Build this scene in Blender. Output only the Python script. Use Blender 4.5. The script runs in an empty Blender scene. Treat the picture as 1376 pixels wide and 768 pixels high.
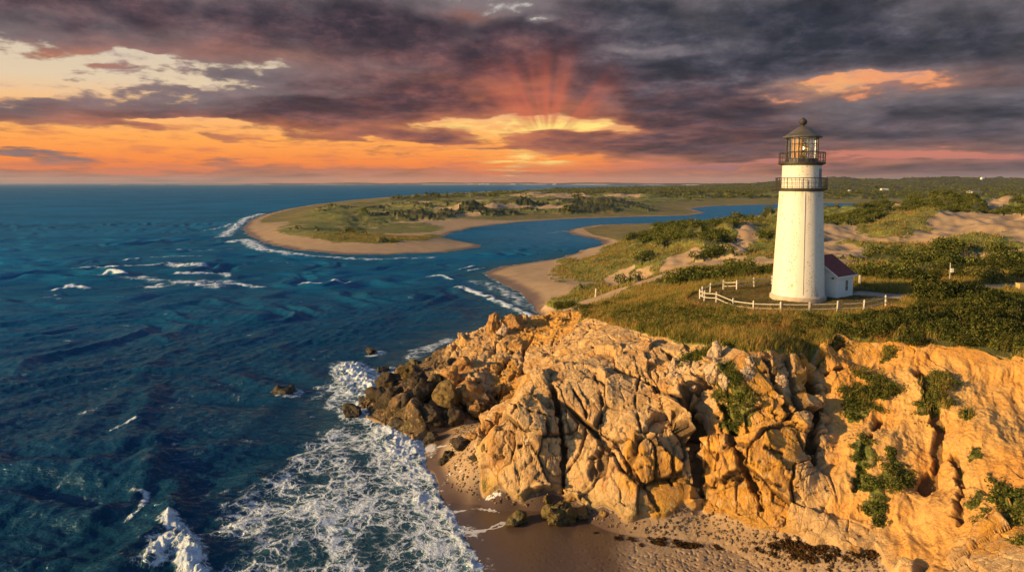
import bpy, math, random
import numpy as np
from mathutils import Vector
PI = math.pi
rad = math.radians
C = bpy.context.scene.collection
S = bpy.context.scene
F = 917.0
CY = 315.0                      # the lens is shifted a little, as in a perspective-corrected picture
TH = math.atan((CY - 246) / F)
CAMZ = 26.0
CT, ST = math.cos(TH), math.sin(TH)

# ------------------------------------------------------------------ camera
cam_d = bpy.data.cameras.new('camera')
cam_d.sensor_width = 36.0
cam_d.lens = 36.0 * F / 1376.0
cam_d.shift_y = -(384 - CY) / 1376
cam_d.clip_start = 0.5
cam_d.clip_end = 120000
cam = bpy.data.objects.new('camera', cam_d)
C.objects.link(cam)
cam.location = (0, 0, CAMZ)
cam.rotation_euler = (PI / 2 - TH, 0, 0)
S.camera = cam

def pt(u, v, z=None, y=None):
    """survey helper: a sight line meets the level z, or stands at the distance y"""
    s = (CY - v) / F
    dx, dy, dz = (u - 688) / F, CT + s * ST, -ST + s * CT
    t = (z - CAMZ) / dz if z is not None else y / dy
    return np.array([dx * t, dy * t, CAMZ + dz * t])

def azel(u, v):
    s = (CY - v) / F
    dx, dy, dz = (u - 688) / F, CT + s * ST, -ST + s * CT
    return math.degrees(math.atan2(dx, dy)), math.degrees(math.atan2(dz, math.hypot(dx, dy)))

def lin(r, g, b):
    f = lambda c: (c / 255 / 12.92) if c / 255 <= 0.04045 else ((c / 255 + 0.055) / 1.055) ** 2.4
    return (f(r), f(g), f(b), 1.0)

# ------------------------------------------------------------------ small node language
class X:
    def __init__(s, nt, v): s.nt, s.v = nt, v
    def _m(s, op, *o, clamp=False):
        n = s.nt.nodes.new('ShaderNodeMath'); n.operation = op; n.use_clamp = clamp
        for i, a in enumerate((s,) + o): _set(s.nt, n.inputs[i], a)
        return X(s.nt, n.outputs[0])
    def __add__(s, o): return s._m('ADD', o)
    __radd__ = __add__
    def __mul__(s, o): return s._m('MULTIPLY', o)
    __rmul__ = __mul__
    def __sub__(s, o): return s._m('SUBTRACT', o)
    def __rsub__(s, o): return (s * -1.0) + o
    def __truediv__(s, o): return s._m('DIVIDE', o)
    def pow(s, o): return s._m('POWER', o)
    def max(s, o): return s._m('MAXIMUM', o)
    def min(s, o): return s._m('MINIMUM', o)
    def abs(s): return s._m('ABSOLUTE')
    def sin(s): return s._m('SINE')
    def clamp(s): return s._m('ADD', 0.0, clamp=True)
    def smooth(s, a, b, lo=0.0, hi=1.0):
        n = s.nt.nodes.new('ShaderNodeMapRange'); n.interpolation_type = 'SMOOTHSTEP'
        _set(s.nt, n.inputs[0], s)
        for i, q in enumerate((a, b, lo, hi)): _set(s.nt, n.inputs[i + 1], q)
        return X(s.nt, n.outputs[0])
    def lin(s, a, b, lo=0.0, hi=1.0):
        n = s.nt.nodes.new('ShaderNodeMapRange')
        for i, q in enumerate((s, a, b, lo, hi)): _set(s.nt, n.inputs[i], q)
        return X(s.nt, n.outputs[0])

def _set(nt, sock, a):
    if isinstance(a, X): nt.links.new(a.v, sock)
    elif hasattr(a, 'is_output'): nt.links.new(a, sock)
    else:
        if isinstance(a, (tuple, list)) and sock.type == 'VECTOR': a = a[:3]
        if isinstance(a, (tuple, list)) and sock.type == 'RGBA' and len(a) == 3: a = (*a, 1.0)
        sock.default_value = a

class G:
    """wraps a node tree"""
    def __init__(s, nt): s.nt = nt; nt.nodes.clear()
    def new(s, t, **kw):
        n = s.nt.nodes.new(t)
        for k, v in kw.items(): setattr(n, k, v)
        return n
    def x(s, sock): return X(s.nt, sock)
    def set(s, sock, a): _set(s.nt, sock, a)
    def vm(s, op, a, b=None, c=None):
        n = s.new('ShaderNodeVectorMath', operation=op)
        s.set(n.inputs[0], a)
        if b is not None: s.set(n.inputs[1], b)
        if op == 'SCALE': s.set(n.inputs['Scale'], c)
        return s.x(n.outputs['Value' if op in ('DOT_PRODUCT', 'LENGTH', 'DISTANCE') else 'Vector'])
    def xyz(s, v):
        n = s.new('ShaderNodeSeparateXYZ'); s.set(n.inputs[0], v)
        return [s.x(o) for o in n.outputs]
    def comb(s, x, y, z):
        n = s.new('ShaderNodeCombineXYZ')
        for i, a in enumerate((x, y, z)): s.set(n.inputs[i], a)
        return s.x(n.outputs[0])
    def noise(s, vec, scale=1.0, detail=4.0, rough=0.5, dist=0.0, color=False):
        n = s.new('ShaderNodeTexNoise'); s.set(n.inputs['Vector'], vec)
        s.set(n.inputs['Scale'], scale); s.set(n.inputs['Detail'], detail)
        s.set(n.inputs['Roughness'], rough); s.set(n.inputs['Distortion'], dist)
        return s.x(n.outputs['Color' if color else 'Fac'])
    def voro(s, vec, scale=1.0, feature='F1', out='Distance', rnd=1.0):
        n = s.new('ShaderNodeTexVoronoi', feature=feature); s.set(n.inputs['Vector'], vec)
        s.set(n.inputs['Scale'], scale); s.set(n.inputs['Randomness'], rnd)
        return s.x(n.outputs[out])
    def mix(s, f, a, b, mode='MIX'):
        n = s.new('ShaderNodeMix', data_type='RGBA', blend_type=mode)
        s.set(n.inputs['Factor'], f); s.set(n.inputs[6], a); s.set(n.inputs[7], b)
        return s.x(n.outputs[2])
    def ramp(s, f, stops, interp='LINEAR'):
        n = s.new('ShaderNodeValToRGB'); n.color_ramp.interpolation = interp
        e = n.color_ramp.elements
        while len(e) < len(stops): e.new(0.5)
        for i, (p, c) in enumerate(stops): e[i].position = p; e[i].color = c if len(c) == 4 else (*c, 1)
        s.set(n.inputs[0], f)
        return s.x(n.outputs[0])
    def attr(s, name):
        n = s.new('ShaderNodeAttribute', attribute_name=name); return n
    def bump(s, h, dist=0.1, strength=1.0, normal=None):
        n = s.new('ShaderNodeBump'); s.set(n.inputs['Height'], h)
        s.set(n.inputs['Distance'], dist); s.set(n.inputs['Strength'], strength)
        if normal is not None: s.set(n.inputs['Normal'], normal)
        return s.x(n.outputs[0])

# ------------------------------------------------------------------ world: evening sky with broken cloud
SUN_AZ, SUN_EL = rad(73), rad(14)      # behind the camera to the left
w = bpy.data.worlds.new('World'); S.world = w; w.use_nodes = True
g = G(w.node_tree)
tc = g.new('ShaderNodeTexCoord')
dirv = g.vm('NORMALIZE', g.x(tc.outputs['Generated']))
dx_, dy_, dz_ = g.xyz(dirv)
el = dz_._m('ARCSINE') * 57.2958
az = dx_._m('ARCTAN2', dy_) * 57.2958
elp = el.max(0.0)
hgt = (elp / 2.5 + 1.0)._m('LOGARITHM', 2.71828)
cv = g.comb(az / 11.5, hgt * 2.7, 0.0)
warp = g.vm('SUBTRACT', g.noise(cv, 1.3, 3, 0.5, color=True), (0.5, 0.5, 0.5))
n1 = g.noise(g.vm('ADD', cv, g.vm('SCALE', warp, c=0.22)), 1.1, 10, 0.60)
n2 = g.noise(g.vm('ADD', g.vm('ADD', cv, g.vm('SCALE', warp, c=0.3)), (7.3, 2.1, 4.0)), 2.4, 10, 0.62)
n4 = g.noise(g.vm('ADD', cv, (2.0, 5.0, 1.0)), 6.5, 6, 0.6)
n3 = g.noise(g.comb(az / 10.0, hgt * 3.6, 9.0), 3.0, 7, 0.62)
# positions in degrees, their edges shaken by noise
P = g.comb(az, el, 0.0)
Pw = g.vm('ADD', P, g.vm('MULTIPLY', warp, (9.0, 2.6, 0.0)))
Pw = g.vm('ADD', Pw, g.vm('MULTIPLY', g.vm('SUBTRACT', g.noise(cv, 5.0, 4, 0.55, color=True), (0.5, 0.5, 0.5)), (3.0, 0.9, 0.0)))
def blob(u, v, su, sv, amp, P_=None):
    a, e = azel(u, v)
    q = g.vm('MULTIPLY', g.vm('SUBTRACT', P_ or Pw, (a, e, 0)), (F / su / 57.3, F / sv / 57.3, 0))
    d2 = g.vm('DOT_PRODUCT', q, q)
    return (d2 * -1.0)._m('EXPONENT') * amp
def blobs(L, P_=None):
    t = blob(*L[0], P_)
    for b in L[1:]: t = t + blob(*b, P_)
    return t
right = az.smooth(4.0, 17.0)
clearL = g.ramp(elp / 20.0, [(0.0, lin(150, 100, 98)), (0.04, lin(210, 108, 66)), (0.085, lin(244, 134, 58)), (0.17, lin(254, 168, 80)),
                             (0.27, lin(246, 186, 122)), (0.37, lin(224, 200, 168)), (0.62, lin(200, 190, 178)), (1.0, lin(150, 160, 172))])
clearR = g.ramp(elp / 20.0, [(0.0, lin(124, 96, 112)), (0.05, lin(148, 102, 106)), (0.10, lin(196, 120, 104)), (0.22, lin(186, 116, 104)),
                             (0.38, lin(236, 156, 108)), (0.55, lin(220, 160, 130)), (1.0, lin(120, 130, 146))])
clear = g.mix(right, clearL, clearR)
clear = g.mix(n3.smooth(0.46, 0.68) * elp.smooth(7.0, 4.0) * 0.55, clear, lin(196, 108, 84))
clear = g.mix((n4 * 0.5 + n2 * 0.5).smooth(0.48, 0.62) * elp.smooth(4.0, 8.0) * 0.55, clear, lin(150, 132, 140))
# cloud cover: where the sheets are thick and where they part
B = blobs([(150, 15, 330, 38, .40), (430, 28, 150, 26, .22), (520, 95, 150, 60, .30), (90, 152, 150, 16, .22), (300, 150, 190, 18, .22), (430, 125, 170, 28, .20),
           (560, 180, 70, 9, .34), (20, 203, 60, 6, .30), (300, 182, 90, 5, .16), (590, 202, 150, 6, .26), (760, 193, 120, 8, .28), (100, 238, 300, 8, .22), (400, 236, 260, 7, .16),
           (1100, 40, 380, 80, .44), (900, 130, 140, 55, .40), (1250, 160, 240, 40, .36), (960, 200, 200, 22, .28), (1180, 232, 260, 9, .30), (700, 60, 110, 55, .30), (830, 180, 50, 12, .1), (1290, 215, 150, 14, .12),
           (560, 140, 120, 22, .2),
           (60, 108, 120, 18, -.10), (140, 84, 70, 9, -.08), (290, 92, 150, 12, -.16), (690, 12, 50, 9, -.24), (735, 30, 16, 5, -.40), (860, 72, 40, 5, -.36), (840, 68, 26, 4, -.2),
           (1140, 108, 80, 9, -.40), (1230, 102, 70, 7, -.30), (1280, 122, 110, 14, -.16), (735, 171, 80, 7, -.36), (700, 216, 70, 7, -.34), (845, 172, 28, 6, -.42), (330, 198, 400, 12, -.22), (240, 163, 60, 4, -.25), (560, 190, 110, 4, -.2), (380, 120, 90, 6, -.2), (260, 112, 70, 5, -.16), (30, 122, 50, 5, -.1), (60, 84, 50, 10, .16), (170, 96, 40, 10, .14), (250, 80, 30, 6, .12), (200, 74, 40, 5, -.2), (905, 78, 30, 4, -.3), (1060, 128, 40, 4, -.25),
           (1010, 219, 90, 4, -.42), (1240, 211, 110, 4, -.42), (760, 226, 110, 6, -.20), (660, 165, 90, 5, -.12), (240, 165, 50, 4, -.3), (1010, 130, 60, 5, -.1)])
cover = (n1 + (n2 - .5) * .42 + (n4 - .5) * .40 * el.smooth(2.0, 6.0) + B + el.smooth(5.0, 9.0) * 0.10 - 0.055).smooth(0.48, 0.62)
thick = (n1 + B * 0.9).smooth(0.50, 0.98)
# colour of the cloud undersides
nn = (n2 + (n4 - .5) * .35).clamp()
body = g.ramp(nn, [(0.28, lin(38, 39, 50)), (0.46, lin(62, 53, 64)), (0.60, lin(92, 72, 80)), (0.74, lin(128, 96, 96))])
bodyR = g.ramp(nn, [(0.28, lin(34, 40, 50)), (0.46, lin(50, 54, 66)), (0.60, lin(74, 74, 86)), (0.76, lin(108, 104, 112))])
body = g.mix(az.smooth(-2.0, 12.0), body, bodyR)
warm = blobs([(740, 178, 260, 46, .55), (690, 120, 110, 60, .30), (300, 175, 420, 24, .42), (80, 85, 110, 26, .36), (330, 70, 150, 20, .22), (560, 120, 180, 36, .18),
              (900, 232, 400, 18, .42), (200, 235, 500, 20, .36), (1180, 112, 180, 16, .26), (640, 22, 50, 10, .22), (1300, 200, 300, 20, .2)])
warmcol = g.mix(n3.smooth(0.35, 0.7), lin(100, 64, 72), lin(186, 106, 84))
body = g.mix((warm * (n2.smooth(0.25, 0.75) * 0.9 + 0.35)).clamp(), body, warmcol)
# thin edges let the light through
edge = (cover * (1.0 - thick)).clamp()
edgecol = g.mix(warm.smooth(0.05, 0.5), lin(150, 138, 140), lin(236, 140, 88))
cloud = g.mix(edge * 0.55, body, edgecol)
sky = g.mix(cover, clear, cloud)
# bright openings near the low sun behind the cloud bank
br = blobs([(735, 176, 74, 3.5, 1.1), (690, 170, 70, 4, .7), (705, 216, 44, 6, .8), (695, 231, 40, 4, .7), (785, 170, 36, 4, .8), (620, 168, 50, 4, .35), (660, 205, 60, 2, .4), (1120, 114, 60, 7, .14)])
sky = g.mix((br * n3.smooth(0.40, 0.6) * 1.25).clamp(), sky, lin(255, 226, 128))
# fan of rays above the opening
ra, re_ = azel(735, 200)
vx, vy = az - ra, el - re_
ang = vx._m('ARCTAN2', vy)
rays = g.noise(g.comb(ang * 1.5, 0.0, 3.3), 1.0, 3, 0.6).smooth(0.40, 0.62)
rr = g.vm('LENGTH', g.comb(vx, vy * 1.1, 0.0))
rayf = rays * rr.smooth(1.2, 2.8) * rr.smooth(10.5, 3.0) * vy.smooth(0.8, 2.2) * ang.abs().smooth(1.35, 0.5)
sky = g.mix(rayf * 0.75, sky, lin(206, 104, 78))
# thin veils far down, level with the horizon
veil = n3.smooth(0.40, 0.66) * elp.smooth(2.3, 0.6)
sky = g.mix(veil * 0.5, sky, g.mix(right, lin(176, 116, 100), lin(112, 88, 104)))
sky = g.mix(elp.smooth(0.9, 0.0) * 0.55, sky, g.mix(az.abs().smooth(6.0, 26.0), lin(206, 122, 88), lin(140, 104, 108)))
# physical clear sky for the rest of the dome (overhead and behind the camera)
nis = g.new('ShaderNodeTexSky', sky_type='NISHITA'); nis.sun_disc = False
nis.sun_elevation = SUN_EL
nis.sun_rotation = PI + SUN_AZ
nis.air_density = 1.0; nis.dust_density = 0.6; nis.ozone_density = 2.0
NIS = 0.15
gen = g.mix(n1.smooth(0.5, 0.66) * 0.6, g.vm('SCALE', g.x(nis.outputs[0]), c=NIS), lin(74, 84, 112))
up = (el.smooth(14.5, 30.0)).max(az.abs().smooth(50.0, 90.0))
sky = g.mix(up, sky, gen)
bg = g.new('ShaderNodeBackground'); g.set(bg.inputs[0], sky); bg.inputs[1].default_value = 0.64
wo = g.new('ShaderNodeOutputWorld'); w.node_tree.links.new(bg.outputs[0], wo.inputs[0])
w.cycles.sampling_method = 'MANUAL'; w.cycles.sample_map_resolution = 512

# ------------------------------------------------------------------ sun
sl = bpy.data.lights.new('sun', 'SUN'); sl.energy = 5.0; sl.angle = rad(0.6); sl.color = (1.0, 0.63, 0.23)
so = bpy.data.objects.new('sun', sl); C.objects.link(so)
sund = Vector((-math.sin(SUN_AZ) * math.cos(SUN_EL), -math.cos(SUN_AZ) * math.cos(SUN_EL), math.sin(SUN_EL)))
so.rotation_euler = sund.to_track_quat('Z', 'Y').to_euler(); so.location = (-60, -60, 60)
S.view_settings.view_transform = 'Standard'; S.view_settings.look = 'None'
S.view_settings.exposure = 0.72; S.view_settings.gamma = 1.0
S.cycles.use_denoising = True
S.cycles.max_bounces = 5; S.cycles.diffuse_bounces = 2; S.cycles.glossy_bounces = 2
S.cycles.transparent_max_bounces = 8; S.cycles.transmission_bounces = 3
S.cycles.sample_clamp_indirect = 4.0
# ------------------------------------------------------------------ numpy noise
def _h(ix, iy, iz, seed):
    h = (ix.astype(np.uint32) * np.uint32(374761393) + iy.astype(np.uint32) * np.uint32(668265263)
         + iz.astype(np.uint32) * np.uint32(2147483647) + np.uint32(seed * 1274126177 & 0xffffffff))
    h = (h ^ (h >> np.uint32(13))) * np.uint32(1274126177)
    h = (h ^ (h >> np.uint32(16))) * np.uint32(2246822519)
    return h ^ (h >> np.uint32(15))
_rs = np.random.RandomState(5)
_gt = _rs.normal(size=(1024, 3)); _gt /= np.linalg.norm(_gt, axis=1)[:, None]; _gt = _gt.astype(np.float32)
np.seterr(over='ignore')
def perlin(x, y, z, seed=0):
    x = np.asarray(x, np.float32); y = np.asarray(y, np.float32) + 0 * x; z = np.asarray(z, np.float32) + 0 * x
    xi, yi, zi = np.floor(x), np.floor(y), np.floor(z)
    fx, fy, fz = x - xi, y - yi, z - zi
    xi, yi, zi = xi.astype(np.int64), yi.astype(np.int64), zi.astype(np.int64)
    u, v, w_ = [t * t * t * (t * (t * 6 - 15) + 10) for t in (fx, fy, fz)]
    r = 0
    for i in (0, 1):
        for j in (0, 1):
            for k in (0, 1):
                gi = _gt[_h(xi + i, yi + j, zi + k, seed) & np.uint32(1023)]
                d = gi[..., 0] * (fx - i) + gi[..., 1] * (fy - j) + gi[..., 2] * (fz - k)
                r = r + d * (u if i else 1 - u) * (v if j else 1 - v) * (w_ if k else 1 - w_)
    return r * 1.6
def fbm(x, y, z=0.0, oct=4, seed=0, gain=0.5, ridge=False):
    a, s, r = 1.0, 1.0, 0
    for o in range(oct):
        n = perlin(x * s, y * s, z * s if not np.isscalar(z) else z + o * 7.3, seed + o * 17)
        if ridge: n = 1 - 2 * np.abs(n)
        r = r + a * n; a *= gain; s *= 2.03
    return r
def worley(p, seed=0, cheb=0.0):
    """F1, F2, facet value: a random tilted plane per cell"""
    pi = np.floor(p).astype(np.int64)
    n = len(p)
    f1 = np.full(n, 9e9, np.float32); f2 = f1.copy(); val = np.zeros(n, np.float32)
    for i in (-1, 0, 1):
        for j in (-1, 0, 1):
            for k in (-1, 0, 1):
                c = pi + np.array([i, j, k])
                h = _h(c[:, 0], c[:, 1], c[:, 2], seed)
                o = np.stack([(h & np.uint32(1023)), (h >> np.uint32(10)) & np.uint32(1023), (h >> np.uint32(20)) & np.uint32(1023)], 1) / 1023.0
                d = (p - (c + o)).astype(np.float32)
                dd = np.sqrt((d * d).sum(1))
                if cheb: dd = dd * (1 - cheb) + np.abs(d).max(1) * 1.25 * cheb
                nv = _gt[(h * np.uint32(2654435761)) >> np.uint32(22)]
                fv = (d * nv).sum(1) + ((h >> np.uint32(5)) & np.uint32(255)).astype(np.float32) / 255 - 0.5
                m = dd < f1
                f2 = np.where(m, f1, np.minimum(f2, dd))
                val = np.where(m, fv, val); f1 = np.where(m, dd, f1)
    return f1, f2, val
def sstep(a, b, x):
    t = np.clip((x - a) / (b - a), 0, 1); return t * t * (3 - 2 * t)
def seg_dist(px, py, poly, closed=True):
    """distance from points to a polyline, and inside test"""
    n = len(poly); best = np.full(px.shape, 9e9, np.float64); ins = np.zeros(px.shape, bool)
    for i in range(n if closed else n - 1):
        ax, ay = poly[i][:2]; bx, by = poly[(i + 1) % n][:2]
        vx_, vy_ = bx - ax, by - ay; L = vx_ * vx_ + vy_ * vy_ + 1e-9
        t = np.clip(((px - ax) * vx_ + (py - ay) * vy_) / L, 0, 1)
        best = np.minimum(best, (px - ax - t * vx_) ** 2 + (py - ay - t * vy_) ** 2)
        if closed and ay != by:
            c = ((ay > py) != (by > py)) & (px < vx_ * (py - ay) / (by - ay) + ax)
            ins ^= c
    return np.sqrt(best), ins
def make_mesh(name, V, Fc, mats, attrs=None, smooth=True, mat_idx=None):
    me = bpy.data.meshes.new(name)
    V = np.ascontiguousarray(V, np.float32); Fc = np.ascontiguousarray(Fc, np.int32)
    k = Fc.shape[1]
    me.vertices.add(len(V)); me.vertices.foreach_set('co', V.ravel())
    me.loops.add(Fc.size); me.loops.foreach_set('vertex_index', Fc.ravel())
    me.polygons.add(len(Fc)); me.polygons.foreach_set('loop_start', np.arange(0, Fc.size, k, dtype=np.int32))
    me.polygons.foreach_set('use_smooth', np.full(len(Fc), smooth, bool))
    if mat_idx is not None: me.polygons.foreach_set('material_index', np.ascontiguousarray(mat_idx, np.int32))
    me.update(calc_edges=True)
    for an, a in (attrs or {}).items():
        if a.ndim == 1:
            at = me.attributes.new(an, 'FLOAT', 'POINT'); at.data.foreach_set('value', np.ascontiguousarray(a, np.float32))
        else:
            at = me.attributes.new(an, 'FLOAT_COLOR', 'POINT'); at.data.foreach_set('color', np.ascontiguousarray(a, np.float32).ravel())
    for m in (mats if isinstance(mats, (list, tuple)) else [mats]): me.materials.append(m)
    return me
def link(name, me, parent=None, loc=None, **kw):
    o = bpy.data.objects.new(name, me); C.objects.link(o)
    if parent is not None: o.parent = parent
    if loc is not None: o.location = loc
    for k, v in kw.items(): o[k] = v
    return o
def upsample(c, n0, n1, st):
    """bilinear upsample of a grid sampled every st"""
    def idx(n, m):
        q = np.minimum(np.arange(n) / st, m - 1 - 1e-6); i = q.astype(int); return i, (q - i).astype(np.float32)
    i0, f0 = idx(n0, c.shape[0]); i1, f1 = idx(n1, c.shape[1])
    a = c[i0] * (1 - f0[:, None]) + c[i0 + 1] * f0[:, None]
    return a[:, i1] * (1 - f1) + a[:, i1 + 1] * f1

# ------------------------------------------------------------------ the lie of the land (all in metres, sea level 0)
def Z0(L): return [pt(u, v, z=0)[:2] for u, v in L]
coast_px = [(652, 800), (640, 768), (612, 710), (592, 672), (572, 632), (566, 606), (556, 588), (528, 574), (500, 560), (490, 543), (508, 520), (538, 498), (580, 484), (612, 465), (655, 447), (700, 435), (727, 425),
            (714, 405), (690, 388), (668, 378), (651, 366), (668, 360), (700, 354), (740, 349), (772, 341), (808, 331), (812, 325), (795, 320), (775, 316), (760, 311),
            (772, 307), (800, 302), (870, 300), (940, 298), (990, 294), (1043, 284), (1080, 280), (1120, 278), (1168, 275), (1172, 273.2), (1110, 272.6), (1060, 274), (1000, 275.5), (960, 276.5), (927, 280),
            (949, 286), (925, 289.5), (860, 291), (763, 294), (700, 298), (640, 305), (604, 313), (594, 319), (612, 323), (648, 329), (646, 332), (600, 338), (520, 342), (450, 341), (400, 336), (360, 328), (336, 317), (326, 307), (334, 297), (352, 289),
            (385, 281), (420, 275), (480, 268), (560, 262), (660, 257), (800, 253.0), (900, 251), (970, 249.6), (1040, 249), (1700, 248.6)]
coast = Z0(coast_px)
coast += [np.array([30000., 12000.]), np.array([9000., 2000.]), np.array([700., 5.]), np.array([60., 5.]), np.array([6., 18.]), np.array([1.5, 30.])]
coast = np.array(coast)
# break lines: (u, v, z) or (u, v, None, y)
def ln(L, step=2.5):
    pts = [pt(q[0], q[1], z=q[2]) if len(q) == 3 else pt(q[0], q[1], y=q[3]) for q in L]
    out = [pts[0]]
    for a, b in zip(pts[:-1], pts[1:]):
        d = np.linalg.norm(b - a); n = max(1, int(d / max(step, 0.02 * a[1])))
        out += [a + (b - a) * (i + 1) / n for i in range(n)]
    return out
foot = [(655, 660, .7), (700, 664, 1.0), (756, 659, 1.2), (800, 672, 1.35), (845, 686, 1.5), (880, 685, 1.6), (943, 676, 1.7), (1019, 697, 1.9), (1072, 712, 2.1), (1134, 732, 2.3), (1182, 734, 2.5), (1215, 770, 2.7), (1290, 880, 2.9)]
lip = [(760, 415, 7.7), (800, 432, 9.1), (850, 446, 10.7), (900, 458, 11.5), (950, 466, 11.8), (1000, 480, 12.0), (1040, 476, 12.2), (1080, 468, 12.4), (1130, 452, 12.7), (1200, 458, 12.8), (1300, 470, 12.7), (1376, 485, 12.5), (1500, 500, 12.4), (1700, 520, 12.4)]
brk = []
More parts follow.
